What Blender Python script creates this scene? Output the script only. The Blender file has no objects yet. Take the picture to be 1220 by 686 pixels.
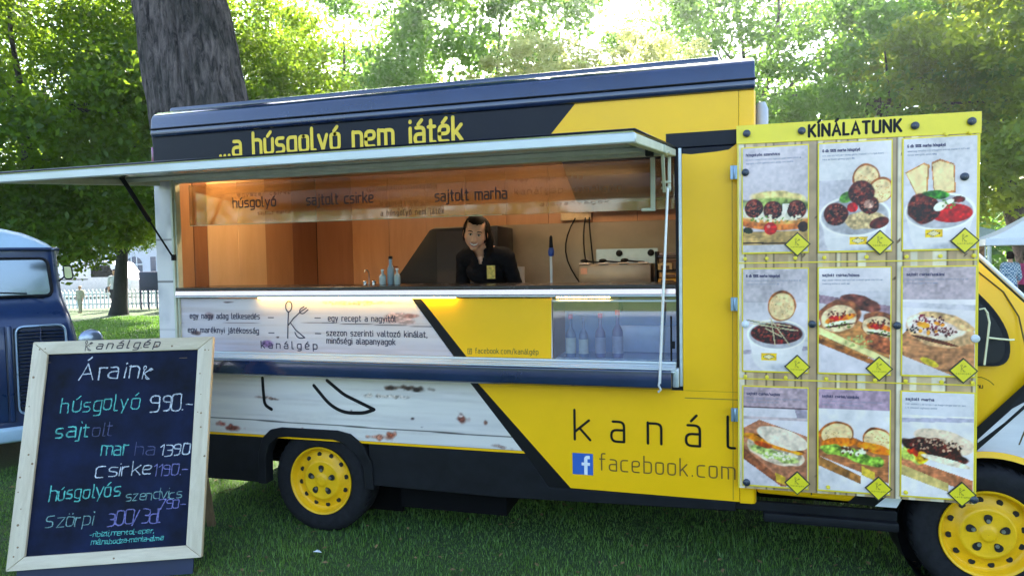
import bpy, bmesh, math, random
import numpy as np
from mathutils import Vector, Matrix
R = math.radians
random.seed(7)
rng = np.random.default_rng(11)
scene = bpy.context.scene
COL = scene.collection

# ------------------------------------------------------------------ camera
cam_d = bpy.data.cameras.new('camera')
cam = bpy.data.objects.new('camera', cam_d)
COL.objects.link(cam)
_r = Vector((0.96363466, 0.26664409, -0.0175832))
_u = Vector((0.00559863, 0.04563975, 0.99894227))
_f = Vector((-0.26716455, 0.96271384, -0.04248721))
m = Matrix((_r, _u, -_f)).transposed().to_4x4()
m.translation = Vector((2.3215, -3.6802, 1.7208))
cam.matrix_world = m
cam_d.sensor_width = 36
cam_d.lens = 790.84 / 1220 * 36
cam_d.clip_start = 0.05
cam_d.clip_end = 2000
scene.camera = cam

# ------------------------------------------------------------------ light
SUN_EL, SUN_AZ = 39.0, -14.0          # degrees; azimuth from +Y towards +X
world = bpy.data.worlds.new('World')
scene.world = world
world.use_nodes = True
wn = world.node_tree
wn.nodes.clear()
sky = wn.nodes.new('ShaderNodeTexSky')
sky.sky_type = 'NISHITA'
sky.sun_disc = False
sky.sun_elevation = R(SUN_EL)
sky.sun_rotation = R(SUN_AZ)
sky.air_density = 1.0
sky.dust_density = 2.0
sky.ozone_density = 1.0
bg = wn.nodes.new('ShaderNodeBackground')
bg.inputs['Strength'].default_value = 0.15
wo = wn.nodes.new('ShaderNodeOutputWorld')
wn.links.new(sky.outputs[0], bg.inputs[0])
wn.links.new(bg.outputs[0], wo.inputs[0])
sd = bpy.data.lights.new('sun', 'SUN')
sd.energy = 5.0
sd.angle = R(0.5)
sd.color = (1.0, 0.94, 0.82)
sun = bpy.data.objects.new('sun', sd)
COL.objects.link(sun)
sv = Vector((math.sin(R(SUN_AZ)) * math.cos(R(SUN_EL)), math.cos(R(SUN_AZ)) * math.cos(R(SUN_EL)), math.sin(R(SUN_EL))))
sun.rotation_euler = sv.to_track_quat('Z', 'Y').to_euler()
sun.location = (0, 0, 30)
scene.view_settings.view_transform = 'Standard'
scene.view_settings.look = 'None'
scene.view_settings.gamma = 1
scene.view_settings.exposure = 2.5
scene.render.engine = 'CYCLES'
scene.cycles.max_bounces = 8
scene.cycles.transparent_max_bounces = 8
scene.cycles.caustics_reflective = False
scene.cycles.caustics_refractive = False
scene.cycles.use_denoising = True

# ------------------------------------------------------------------ materials
MATS = {}
def lin(c):
    return tuple(((x / 12.92) if x <= 0.04045 else ((x + 0.055) / 1.055) ** 2.4) for x in c)

def mat(name, col, rough=0.5, metal=0.0, var=0.12, scale=8.0, bump=0.0, bscale=None, coat=0.0,
        spec=0.5, alpha=None, stretch=(1, 1, 1), rvar=0.1):
    """principled with procedural colour and roughness variation"""
    if name in MATS:
        return MATS[name]
    mt = bpy.data.materials.new(name)
    mt.use_nodes = True
    nt = mt.node_tree
    b = nt.nodes['Principled BSDF']
    tc = nt.nodes.new('ShaderNodeTexCoord')
    mp = nt.nodes.new('ShaderNodeMapping')
    mp.inputs['Scale'].default_value = stretch
    nt.links.new(tc.outputs['Object'], mp.inputs[0])
    nz = nt.nodes.new('ShaderNodeTexNoise')
    nz.inputs['Scale'].default_value = scale
    nz.inputs['Detail'].default_value = 6
    nz.inputs['Roughness'].default_value = 0.62
    nt.links.new(mp.outputs[0], nz.inputs['Vector'])
    cr = nt.nodes.new('ShaderNodeValToRGB')
    cr.color_ramp.elements[0].position = 0.32
    cr.color_ramp.elements[1].position = 0.68
    c = col
    cr.color_ramp.elements[0].color = (c[0] * (1 - var), c[1] * (1 - var), c[2] * (1 - var), 1)
    cr.color_ramp.elements[1].color = (min(1, c[0] * (1 + var)), min(1, c[1] * (1 + var)), min(1, c[2] * (1 + var)), 1)
    nt.links.new(nz.outputs['Fac'], cr.inputs[0])
    nt.links.new(cr.outputs[0], b.inputs['Base Color'])
    mr = nt.nodes.new('ShaderNodeMapRange')
    mr.inputs['To Min'].default_value = max(0.02, rough - rvar)
    mr.inputs['To Max'].default_value = min(1, rough + rvar)
    nt.links.new(nz.outputs['Fac'], mr.inputs[0])
    nt.links.new(mr.outputs[0], b.inputs['Roughness'])
    b.inputs['Metallic'].default_value = metal
    b.inputs['Specular IOR Level'].default_value = spec
    b.inputs['Coat Weight'].default_value = coat
    b.inputs['Coat Roughness'].default_value = 0.05
    if bump:
        n2 = nt.nodes.new('ShaderNodeTexNoise')
        n2.inputs['Scale'].default_value = bscale or scale * 3
        n2.inputs['Detail'].default_value = 5
        nt.links.new(mp.outputs[0], n2.inputs['Vector'])
        bp = nt.nodes.new('ShaderNodeBump')
        bp.inputs['Strength'].default_value = bump
        bp.inputs['Distance'].default_value = 0.01
        nt.links.new(n2.outputs['Fac'], bp.inputs['Height'])
        nt.links.new(bp.outputs[0], b.inputs['Normal'])
    MATS[name] = mt
    return mt

def glass(name, tint=(0.8, 0.85, 0.9), opac=0.25, rough=0.03, veil=None):
    """thin pane: transparent mixed with a glossy coat by fresnel plus a little body colour"""
    mt = bpy.data.materials.new(name)
    mt.use_nodes = True
    nt = mt.node_tree
    nt.nodes.clear()
    out = nt.nodes.new('ShaderNodeOutputMaterial')
    tr = nt.nodes.new('ShaderNodeBsdfTransparent')
    tr.inputs[0].default_value = (*tint, 1)
    gl = nt.nodes.new('ShaderNodeBsdfGlossy')
    gl.inputs['Roughness'].default_value = rough
    gl.inputs['Color'].default_value = (1, 1, 1, 1)
    fr = nt.nodes.new('ShaderNodeFresnel')
    fr.inputs['IOR'].default_value = 1.5
    nz = nt.nodes.new('ShaderNodeTexNoise')
    nz.inputs['Scale'].default_value = 6
    ad = nt.nodes.new('ShaderNodeMath')
    ad.operation = 'MULTIPLY_ADD'
    nt.links.new(nz.outputs['Fac'], ad.inputs[0])
    ad.inputs[1].default_value = 0.06
    nt.links.new(fr.outputs[0], ad.inputs[2])
    ad2 = nt.nodes.new('ShaderNodeMath')
    ad2.operation = 'ADD'
    ad2.use_clamp = True
    nt.links.new(ad.outputs[0], ad2.inputs[0])
    ad2.inputs[1].default_value = opac
    mx = nt.nodes.new('ShaderNodeMixShader')
    nt.links.new(ad2.outputs[0], mx.inputs[0])
    nt.links.new(tr.outputs[0], mx.inputs[1])
    nt.links.new(gl.outputs[0], mx.inputs[2])
    last = mx
    if veil:            # golden haze painted in as a thin film on the glass
        d = nt.nodes.new('ShaderNodeBsdfDiffuse'); d.inputs[0].default_value = (*veil[0], 1)
        t2 = nt.nodes.new('ShaderNodeBsdfTranslucent'); t2.inputs[0].default_value = (*veil[0], 1)
        a2 = nt.nodes.new('ShaderNodeMixShader'); nt.links.new(d.outputs[0], a2.inputs[1]); nt.links.new(t2.outputs[0], a2.inputs[2])
        m3 = nt.nodes.new('ShaderNodeMixShader'); m3.inputs[0].default_value = veil[1]
        nt.links.new(mx.outputs[0], m3.inputs[1]); nt.links.new(a2.outputs[0], m3.inputs[2]); last = m3
    nt.links.new(last.outputs[0], out.inputs[0])
    MATS[name] = mt
    return mt

def emit(name, col, strength):
    mt = bpy.data.materials.new(name)
    mt.use_nodes = True
    b = mt.node_tree.nodes['Principled BSDF']
    b.inputs['Base Color'].default_value = (*col, 1)
    b.inputs['Emission Color'].default_value = (*col, 1)
    b.inputs['Emission Strength'].default_value = strength
    MATS[name] = mt
    return mt

def vcol(name, rough=0.4, coat=0.0, spec=0.5):
    """print material: the colours come from the painted colour attribute of the mesh"""
    mt = bpy.data.materials.new(name)
    mt.use_nodes = True
    nt = mt.node_tree
    b = nt.nodes['Principled BSDF']
    at = nt.nodes.new('ShaderNodeAttribute')
    at.attribute_name = 'Col'
    nt.links.new(at.outputs['Color'], b.inputs['Base Color'])
    b.inputs['Roughness'].default_value = rough
    b.inputs['Coat Weight'].default_value = coat
    b.inputs['Specular IOR Level'].default_value = spec
    MATS[name] = mt
    return mt

def wood(name, c1, c2, rough=0.45, sc=3.0, axis='X', rings=6.0, bump=0.15, coat=0.0):
    mt = bpy.data.materials.new(name)
    mt.use_nodes = True
    nt = mt.node_tree
    b = nt.nodes['Principled BSDF']
    tc = nt.nodes.new('ShaderNodeTexCoord')
    mp = nt.nodes.new('ShaderNodeMapping')
    s = {'X': (0.12, 1, 1), 'Z': (1, 1, 0.12), 'Y': (1, 0.12, 1)}[axis]
    mp.inputs['Scale'].default_value = tuple(v * sc for v in s)
    nt.links.new(tc.outputs['Object'], mp.inputs[0])
    nz = nt.nodes.new('ShaderNodeTexNoise')
    nz.inputs['Scale'].default_value = rings
    nz.inputs['Detail'].default_value = 8
    nz.inputs['Roughness'].default_value = 0.7
    nz.inputs['Distortion'].default_value = 0.6
    nt.links.new(mp.outputs[0], nz.inputs['Vector'])
    cr = nt.nodes.new('ShaderNodeValToRGB')
    cr.color_ramp.elements[0].position = 0.3
    cr.color_ramp.elements[1].position = 0.7
    cr.color_ramp.elements[0].color = (*c1, 1)
    cr.color_ramp.elements[1].color = (*c2, 1)
    nt.links.new(nz.outputs['Fac'], cr.inputs[0])
    nt.links.new(cr.outputs[0], b.inputs['Base Color'])
    b.inputs['Roughness'].default_value = rough
    b.inputs['Coat Weight'].default_value = coat
    bp = nt.nodes.new('ShaderNodeBump')
    bp.inputs['Strength'].default_value = bump
    bp.inputs['Distance'].default_value = 0.004
    nt.links.new(nz.outputs['Fac'], bp.inputs['Height'])
    nt.links.new(bp.outputs[0], b.inputs['Normal'])
    MATS[name] = mt
    return mt

def leafmat(name, c1, c2, tcol, tmix=0.5):
    mt = bpy.data.materials.new(name)
    mt.use_nodes = True
    nt = mt.node_tree
    nt.nodes.clear()
    out = nt.nodes.new('ShaderNodeOutputMaterial')
    ge = nt.nodes.new('ShaderNodeNewGeometry')
    tc = nt.nodes.new('ShaderNodeTexCoord')
    nz = nt.nodes.new('ShaderNodeTexNoise')
    nz.inputs['Scale'].default_value = 0.9
    nz.inputs['Detail'].default_value = 3
    nt.links.new(tc.outputs['Object'], nz.inputs['Vector'])
    ad = nt.nodes.new('ShaderNodeMath')
    ad.operation = 'MULTIPLY_ADD'
    nt.links.new(ge.outputs['Random Per Island'], ad.inputs[0])
    ad.inputs[1].default_value = 0.5
    nt.links.new(nz.outputs['Fac'], ad.inputs[2])
    cr = nt.nodes.new('ShaderNodeValToRGB')
    cr.color_ramp.elements[0].position = 0.45
    cr.color_ramp.elements[1].position = 0.98
    cr.color_ramp.elements[0].color = (*c1, 1)
    cr.color_ramp.elements[1].color = (*c2, 1)
    nt.links.new(ad.outputs[0], cr.inputs[0])
    df = nt.nodes.new('ShaderNodeBsdfPrincipled')
    df.inputs['Roughness'].default_value = 0.45
    nt.links.new(cr.outputs[0], df.inputs['Base Color'])
    tl = nt.nodes.new('ShaderNodeBsdfTranslucent')
    mm = nt.nodes.new('ShaderNodeMix')
    mm.data_type = 'RGBA'
    mm.blend_type = 'MIX'
    mm.inputs[0].default_value = 0.7
    nt.links.new(cr.outputs[0], mm.inputs[6])
    mm.inputs[7].default_value = (*tcol, 1)
    nt.links.new(mm.outputs[2], tl.inputs[0])
    mx = nt.nodes.new('ShaderNodeMixShader')
    mx.inputs[0].default_value = tmix
    nt.links.new(df.outputs[0], mx.inputs[1])
    nt.links.new(tl.outputs[0], mx.inputs[2])
    nt.links.new(mx.outputs[0], out.inputs[0])
    MATS[name] = mt
    return mt

YEL = (0.93, 0.50, 0.004)
navy = mat('navy_paint', (0.003, 0.004, 0.010), 0.35, 0.0, 0.15, 3, coat=0.03, spec=.18, bump=0.02, bscale=1.5)
navyg = mat('navy_gloss_paint', (0.009, 0.021, 0.06), 0.16, 0.0, 0.3, 2, coat=0.8, bump=0.03, bscale=1.5)
yellow = mat('yellow_vinyl', YEL, 0.35, 0, 0.04, 2.5, coat=0.06, spec=.3, bump=0.03, bscale=2.0)
yellow_paint = mat('yellow_wheel_paint', (0.84, 0.46, 0.006), 0.42, 0, 0.14, 7, coat=0.05, spec=.35)
black = mat('black_print', (0.005, 0.005, 0.006), 0.45, 0, 0.1, spec=.2)
blackpl = mat('black_plastic', (0.006, 0.0065, 0.008), 0.65, 0, 0.45, 9, spec=.22, bump=0.1)
rubber = mat('tyre_rubber', (0.011, 0.011, 0.013), 0.8, 0, 0.4, 25, spec=.25, bump=0.2)
alu = mat('brushed_aluminium', (0.72, 0.75, 0.77), 0.3, 0.75, 0.08, 6, stretch=(0.3, 4, 4), bump=0.03)
aluw = mat('pale_anodised_rail', (0.56, 0.61, 0.61), 0.35, 0.35, 0.08, 8, stretch=(0.3, 3, 3))
undermetal = mat('flap_underside_sheet', (0.42, 0.45, 0.38), 0.16, 0.8, 0.08, 3, bump=0.03, bscale=2)
steel = mat('stainless_steel', (0.45, 0.43, 0.40), 0.32, 0.85, 0.15, 6, bump=0.05)
creme = mat('cream_bracket_paint', (0.55, 0.56, 0.42), 0.5, 0, 0.12, 10)
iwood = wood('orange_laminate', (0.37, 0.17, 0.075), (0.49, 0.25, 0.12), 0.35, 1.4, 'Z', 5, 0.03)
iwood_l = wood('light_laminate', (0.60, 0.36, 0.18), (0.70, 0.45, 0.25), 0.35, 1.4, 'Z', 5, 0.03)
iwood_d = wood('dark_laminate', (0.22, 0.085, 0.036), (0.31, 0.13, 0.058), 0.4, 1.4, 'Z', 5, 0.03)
pine = wood('pine_frame_wood', (0.56, 0.45, 0.30), (0.76, 0.65, 0.47), 0.6, 6, 'Z', 4, 0.3)
pineh = wood('pine_rail_wood', (0.56, 0.45, 0.30), (0.76, 0.65, 0.47), 0.6, 6, 'X', 4, 0.3)
oldwood = wood('weathered_leg_wood', (0.16, 0.10, 0.05), (0.30, 0.20, 0.11), 0.8, 6, 'Z', 4, 0.3)
boardm = mat('chalkboard_surface', (0.0045, 0.008, 0.028), 0.65, 0, 0.8, 4.5, bump=0.03, rvar=0.15, spec=.15)
printm = vcol('printed_vinyl', 0.3, 0.2)
posterm = vcol('printed_poster', 0.42, 0.05)
white = mat('white_paint', (0.75, 0.77, 0.78), 0.4, 0, 0.05)
paneglass = glass('clear_pane', (0.93, 0.95, 0.95), 0.05)
darkglass = mat('dark_window_glass', (0.004, 0.005, 0.006), 0.2, 0, 0.2, 3, spec=.15)
bluerefl = mat('blue_reflection_tint', (0.16, 0.38, 0.85), 0.25, 0, 0.12, 3)  # blue stands in for the reflection on the display glass
skin = mat('skin', (0.66, 0.34, 0.21), 0.5, 0, 0.08, 20)
hairm = mat('dark_brown_hair', (0.010, 0.006, 0.004), 0.75, 0, 0.5, 60, spec=.12, stretch=(1, 1, 0.1))
cloth_black = mat('black_fleece', (0.007, 0.0065, 0.008), 0.9, 0, 0.4, 30, spec=.15, bump=0.4)

# ------------------------------------------------------------------ mesh helpers
STUFFY = {'lettering', 'small_print', 'title_text', 'badge_logo', 'chalk_writing', 'wood_knots', 'rim_holes', 'wheel_nuts', 'blossoms', 'tray_rails', 'chassis'}

class MB:
    """collects shapes, then links them as one mesh object"""
    def __init__(s):
        s.v = []; s.f = []; s.mi = []; s.cur = 0
    def add(s, vs, fs):
        n = len(s.v)
        s.v += [tuple(p) for p in vs]
        s.f += [tuple(i + n for i in f) for f in fs]
        s.mi += [s.cur] * len(fs)
        return s
    def box(s, x0, x1, y0, y1, z0, z1):
        vs = [(x, y, z) for z in (z0, z1) for y in (y0, y1) for x in (x0, x1)]
        return s.add(vs, [(0, 2, 3, 1), (4, 5, 7, 6), (0, 1, 5, 4), (2, 6, 7, 3), (0, 4, 6, 2), (1, 3, 7, 5)])
    def prism(s, poly, a0, a1, axis='Y'):
        """poly in the two other axes, extruded from a0 to a1 along axis"""
        n = len(poly)
        def P(p, a):
            if axis == 'Y': return (p[0], a, p[1])
            if axis == 'X': return (a, p[0], p[1])
            return (p[0], p[1], a)
        vs = [P(p, a0) for p in poly] + [P(p, a1) for p in poly]
        fs = [tuple(range(n)), tuple(reversed(range(n, 2 * n)))]
        fs += [(i, i + n, (i + 1) % n + n, (i + 1) % n) for i in range(n)]
        return s.add(vs, fs)
    def tube(s, pts, r, seg=8, caps=True):
        pts = [Vector(p) for p in pts]
        rs = r if isinstance(r, (list, tuple)) else [r] * len(pts)
        vs = []; up = None
        for i, p in enumerate(pts):
            d = (pts[min(i + 1, len(pts) - 1)] - pts[max(i - 1, 0)]).normalized()
            if up is None:
                up = d.orthogonal().normalized()
            up = (up - d * up.dot(d))
            up = up.normalized() if up.length > 1e-6 else d.orthogonal().normalized()
            w = d.cross(up)
            for k in range(seg):
                a = 2 * math.pi * k / seg
                vs.append(p + (up * math.cos(a) + w * math.sin(a)) * rs[i])
        fs = []
        for i in range(len(pts) - 1):
            for k in range(seg):
                a = i * seg + k; b = i * seg + (k + 1) % seg
                fs.append((a, b, b + seg, a + seg))
        if caps:
            fs.append(tuple(reversed(range(seg))))
            fs.append(tuple((len(pts) - 1) * seg + k for k in range(seg)))
        return s.add(vs, fs)
    def lathe(s, prof, seg=24, c=(0, 0, 0), axis='Z', capped=True):
        """prof: (radius, height) list, turned about the axis through c"""
        vs = []
        for r, h in prof:
            for k in range(seg):
                a = 2 * math.pi * k / seg
                x, y = r * math.cos(a), r * math.sin(a)
                if axis == 'Z': vs.append((c[0] + x, c[1] + y, c[2] + h))
                elif axis == 'Y': vs.append((c[0] + x, c[1] + h, c[2] + y))
                else: vs.append((c[0] + h, c[1] + x, c[2] + y))
        fs = []
        for i in range(len(prof) - 1):
            for k in range(seg):
                a = i * seg + k; b = i * seg + (k + 1) % seg
                fs.append((a, b, b + seg, a + seg))
        if capped:
            fs.append(tuple(reversed(range(seg))))
            fs.append(tuple((len(prof) - 1) * seg + k for k in range(seg)))
        return s.add(vs, fs)
    def ellipsoid(s, c, r, seg=12, rings=8, rot=None):
        vs = []; fs = []
        M = rot or Matrix.Identity(3)
        c = Vector(c)
        for i in range(1, rings):
            t = math.pi * i / rings
            for k in range(seg):
                a = 2 * math.pi * k / seg
                vs.append(c + M @ Vector((r[0] * math.sin(t) * math.cos(a), r[1] * math.sin(t) * math.sin(a), r[2] * math.cos(t))))
        top = len(vs); vs.append(c + M @ Vector((0, 0, r[2]))); vs.append(c + M @ Vector((0, 0, -r[2])))
        for i in range(rings - 2):
            for k in range(seg):
                a = i * seg + k; b = i * seg + (k + 1) % seg
                fs.append((a, a + seg, b + seg, b))
        for k in range(seg):
            fs.append((top, k, (k + 1) % seg))
            fs.append((top + 1, (rings - 2) * seg + (k + 1) % seg, (rings - 2) * seg + k))
        return s.add(vs, fs)
    def mesh(s, name, mats, bevel=0.0, seg=2, smooth=False):
        me = bpy.data.meshes.new(name)
        me.from_pydata(s.v, [], s.f)
        mats = mats if isinstance(mats, (list, tuple)) else [mats]
        for mm in mats:
            me.materials.append(mm)
        if len(mats) > 1:
            me.polygons.foreach_set('material_index', s.mi)
        bm = bmesh.new(); bm.from_mesh(me)
        bmesh.ops.recalc_face_normals(bm, faces=bm.faces)
        if bevel:
            es = [e for e in bm.edges if len(e.link_faces) == 2 and e.calc_face_angle(0) > 0.5]
            bmesh.ops.bevel(bm, geom=es, offset=bevel, segments=seg, profile=0.5, affect='EDGES', clamp_overlap=True)
        bm.to_mesh(me); bm.free()
        if smooth or bevel:
            me.shade_smooth()
            try:
                me.set_sharp_from_angle(angle=R(38 if not smooth else 60))
            except Exception:
                pass
        return me
    def build(s, name, mats, parent=None, bevel=0.0, seg=2, smooth=False, label=None, loc=None, rot=None):
        o = bpy.data.objects.new(name, s.mesh(name, mats, bevel, seg, smooth))
        COL.objects.link(o)
        if parent: o.parent = parent
        if label: o['label'] = label
        if name in STUFFY: o['kind'] = 'stuff'
        if loc: o.location = loc
        if rot: o.rotation_euler = rot
        return o

def thing(name, label, cat, loc=(0, 0, 0), rotz=0.0, group=None):
    o = bpy.data.objects.new(name, None)
    o.empty_display_size = 0.2
    COL.objects.link(o)
    o.location = loc
    o.rotation_euler = (0, 0, rotz)
    return tag(o, label, cat, group)

def tag(o, label, cat, group=None):
    o['label'] = label; o['category'] = cat
    if group: o['group'] = group
    return o

def structure(o):
    o['kind'] = 'structure'
    return o

def copy_tree(o, loc=None, rotz=None, label=None, scale=None):
    c = o.copy(); COL.objects.link(c)
    for ch in list(o.children):
        d = ch.copy(); COL.objects.link(d); d.parent = c
        for g in list(ch.children):
            e = g.copy(); COL.objects.link(e); e.parent = d
    if loc is not None: c.location = loc
    if rotz is not None: c.rotation_euler = (0, 0, rotz)
    if label: c['label'] = label
    if scale: c.scale = (scale,) * 3 if not isinstance(scale, tuple) else scale
    return c

# ------------------------------------------------------------------ stroke lettering
G = {}
def gl(ch, w, *strokes):
    G[ch] = (w, strokes)
# 'R' strokes have rounded corners, 'S' strokes sharp ones
gl('a', 3, ('R', [(.35, 5), (3, 5), (3, 0)]), ('R', [(3, 2.9), (0, 2.9), (0, 0), (3, 0)]))
gl('b', 3, ('S', [(0, 7.5), (0, 0)]), ('R', [(0, 5), (3, 5), (3, 0), (0, 0)]))
gl('c', 2.8, ('R', [(2.8, 5), (0, 5), (0, 0), (2.8, 0)]))
gl('d', 3, ('S', [(3, 7.5), (3, 0)]), ('R', [(3, 5), (0, 5), (0, 0), (3, 0)]))
gl('e', 3, ('R', [(0, 2.5), (3, 2.5), (3, 5), (0, 5), (0, 0), (2.8, 0)]))
gl('f', 2.2, ('R', [(2.3, 7.5), (.8, 7.5), (.8, 0)]), ('S', [(0, 5), (2.1, 5)]))
gl('g', 3, ('R', [(3, 5), (0, 5), (0, 0), (3, 0)]), ('R', [(3, 5), (3, -2), (.3, -2)]))
gl('h', 3, ('S', [(0, 7.5), (0, 0)]), ('R', [(0, 5), (3, 5), (3, 0)]))
gl('i', 0.2, ('S', [(.1, 5), (.1, 0)]), ('S', [(.1, 6.9), (.1, 7.2)]))
gl('j', 1, ('R', [(.9, 5), (.9, -2), (-.5, -2)]), ('S', [(.9, 6.9), (.9, 7.2)]))
gl('k', 2.9, ('S', [(0, 7.5), (0, 0)]), ('S', [(2.7, 5), (0, 1.9)]), ('S', [(.95, 2.9), (2.9, 0)]))
gl('l', 1, ('R', [(0, 7.5), (0, 0), (1.2, 0)]))
gl('m', 5, ('S', [(0, 5.2), (0, 0)]), ('R', [(0, 5), (2.5, 5), (2.5, 0)]), ('R', [(2.5, 5), (5, 5), (5, 0)]))
gl('n', 3, ('S', [(0, 5.2), (0, 0)]), ('R', [(0, 5), (3, 5), (3, 0)]))
gl('o', 3, ('R', [(1.5, 5), (0, 5), (0, 0), (3, 0), (3, 5), (1.4, 5)]))
gl('p', 3, ('S', [(0, 5.2), (0, -2)]), ('R', [(0, 5), (3, 5), (3, 0), (0, 0)]))
gl('r', 2, ('S', [(0, 5.2), (0, 0)]), ('R', [(0, 3.6), (0, 5), (2, 5)]))
gl('s', 2.8, ('R', [(2.6, 5), (0, 5), (0, 2.6), (2.8, 2.6), (2.8, 0), (.1, 0)]))
gl('t', 2.1, ('R', [(.8, 7), (.8, 0), (2.1, 0)]), ('S', [(0, 5), (2.1, 5)]))
gl('u', 3, ('R', [(0, 5), (0, 0), (3, 0), (3, 5)]))
gl('v', 3, ('S', [(0, 5), (1.5, 0), (3, 5)]))
gl('y', 3, ('S', [(0, 5), (1.6, 0)]), ('S', [(3, 5), (.9, -2)]))
gl('z', 2.8, ('S', [(0, 5), (2.7, 5), (0, 0), (2.8, 0)]))
gl('A', 4, ('S', [(0, 0), (2, 7), (4, 0)]), ('S', [(.75, 2.4), (3.25, 2.4)]))
gl('C', 3.2, ('R', [(3.2, 7), (0, 7), (0, 0), (3.2, 0)]))
gl('I', 0.2, ('S', [(.1, 7), (.1, 0)]))
gl('K', 3.4, ('S', [(0, 7), (0, 0)]), ('S', [(3.2, 7), (0, 2.7)]), ('S', [(1, 3.9), (3.4, 0)]))
gl('L', 2.6, ('S', [(0, 7), (0, 0), (2.6, 0)]))
gl('N', 3.8, ('S', [(0, 0), (0, 7)]), ('S', [(0, 7), (3.8, 0)]), ('S', [(3.8, 0), (3.8, 7)]))
gl('S', 3.2, ('R', [(3.1, 7), (0, 7), (0, 3.6), (3.2, 3.6), (3.2, 0), (.1, 0)]))
gl('T', 3.6, ('S', [(0, 7), (3.6, 7)]), ('S', [(1.8, 7), (1.8, 0)]))
gl('U', 3.6, ('R', [(0, 7), (0, 0), (3.6, 0), (3.6, 7)]))
gl('0', 3, ('R', [(1.5, 7), (0, 7), (0, 0), (3, 0), (3, 7), (1.4, 7)]))
gl('1', 1.4, ('S', [(0, 5.6), (1.3, 7), (1.3, 0)]))
gl('2', 3, ('R', [(0, 5.8), (0, 7), (3, 7), (3, 4), (0, 0), (3, 0)]))
gl('3', 3, ('R', [(.1, 7), (3, 7), (3, 3.8), (1, 3.7)]), ('R', [(1, 3.7), (3, 3.6), (3, 0), (0, 0)]))
gl('6', 3, ('R', [(2.7, 7), (0, 7), (0, 0), (3, 0), (3, 4), (0, 4)]))
gl('7', 3, ('S', [(0, 7), (3, 7), (1, 0)]))
gl('9', 3, ('R', [(3, 4), (0, 4), (0, 7), (3, 7), (3, 0), (.5, 0)]))
gl('%', 3.4, ('R', [(.6, 7), (0, 7), (0, 5), (1.2, 5), (1.2, 7), (.5, 7)]), ('S', [(3.2, 7), (.2, 0)]), ('R', [(2.8, 2), (2.2, 2), (2.2, 0), (3.4, 0), (3.4, 2), (2.7, 2)]))
gl('.', 0.2, ('S', [(.1, .05), (.1, .3)]))
gl(',', 0.3, ('S', [(.3, .3), (0, -1)]))
gl('-', 2, ('S', [(0, 2.8), (2, 2.8)]))
gl('_', 3, ('S', [(0, 2.6), (3, 2.6)]))
gl('/', 2.6, ('S', [(0, -1), (2.6, 8)]))
gl(' ', 2.0)
for acc, base in (('á', 'a'), ('é', 'e'), ('ó', 'o'), ('ú', 'u'), ('í', 'i'), ('Á', 'A'), ('Í', 'I'), ('ö', 'o'), ('ő', 'o')):
    w, st = G[base]
    h = 8.4 if base.isupper() else 6.0
    st = [q for q in st if not (base == 'i' and q[1][0][1] > 6)]
    c = w / 2
    if acc == 'ö':
        st = list(st) + [('S', [(c - .8, h + .5), (c - .8, h + .8)]), ('S', [(c + .8, h + .5), (c + .8, h + .8)])]
    elif acc == 'ő':
        st = list(st) + [('S', [(c - .7, h), (c - .1, h + 1.4)]), ('S', [(c + .6, h), (c + 1.2, h + 1.4)])]
    else:
        st = list(st) + [('S', [(c - .4, h), (c + .8, h + 1.4)])]
    G[acc] = (w, tuple(st))

def fillet(pts, r=1.25, n=4):
    out = [pts[0]]
    for i in range(1, len(pts) - 1):
        p0, p, p1 = (Vector(pts[i - 1]), Vector(pts[i]), Vector(pts[i + 1]))
        a = (p0 - p); b = (p1 - p)
        rr = min(r, a.length * 0.5, b.length * 0.5)
        A = p + a.normalized() * rr; Bp = p + b.normalized() * rr
        for k in range(n + 1):
            t = k / n
            q = A * (1 - t) ** 2 + p * 2 * t * (1 - t) + Bp * t * t
            out.append((q.x, q.y))
    out.append(pts[-1])
    return out

def ribbon(mb, pts, w, place, k=[0], cap=True):
    """flat stroke of width w along 2-D points; place(u, v, depth) gives the 3-D point"""
    P = [Vector(p) for p in pts]
    P = [p for i, p in enumerate(P) if i == 0 or (p - P[i - 1]).length > 1e-6]
    if len(P) < 2: return
    k[0] = (k[0] + 1) % 7
    dep = k[0] * 0.00012
    L = []; Rr = []
    n = len(P)
    for i in range(n):
        d0 = (P[i] - P[i - 1]).normalized() if i > 0 else None
        d1 = (P[i + 1] - P[i]).normalized() if i < n - 1 else None
        if d0 is None: t = d1; s = 1
        elif d1 is None: t = d0; s = 1
        else:
            t = (d0 + d1)
            t = t.normalized() if t.length > 1e-3 else d1
            s = 1 / max(0.5, abs(t.dot(d1)))
        nrm = Vector((-t.y, t.x)) * (w / 2 * s)
        L.append(P[i] + nrm); Rr.append(P[i] - nrm)
    poly_caps = []
    vs = []; fs = []
    for i in range(n):
        vs.append(L[i]); vs.append(Rr[i])
    for i in range(n - 1):
        fs.append((2 * i, 2 * i + 1, 2 * i + 3, 2 * i + 2))
    if cap:
        for i, sg in ((0, -1), (n - 1, 1)):
            t = (P[1] - P[0]).normalized() if i == 0 else (P[-1] - P[-2]).normalized()
            t = t * sg
            nr = Vector((-t.y, t.x))
            ids = []
            a = len(vs)
            for q in range(1, 4):
                an = math.pi * q / 4
                vs.append(P[i] + nr * (w / 2 * math.cos(an)) + t * (w / 2 * math.sin(an)))
                ids.append(a + q - 1)
            fst, lst = (2 * i, 2 * i + 1) if sg > 0 else (2 * i + 1, 2 * i)
            fs.append((fst, *ids, lst))
    mb.add([place(v.x, v.y, dep) for v in vs], fs)

def text_width(txt, sp):
    return sum(G.get(c, G[' '])[0] + sp for c in txt) - sp

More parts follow.
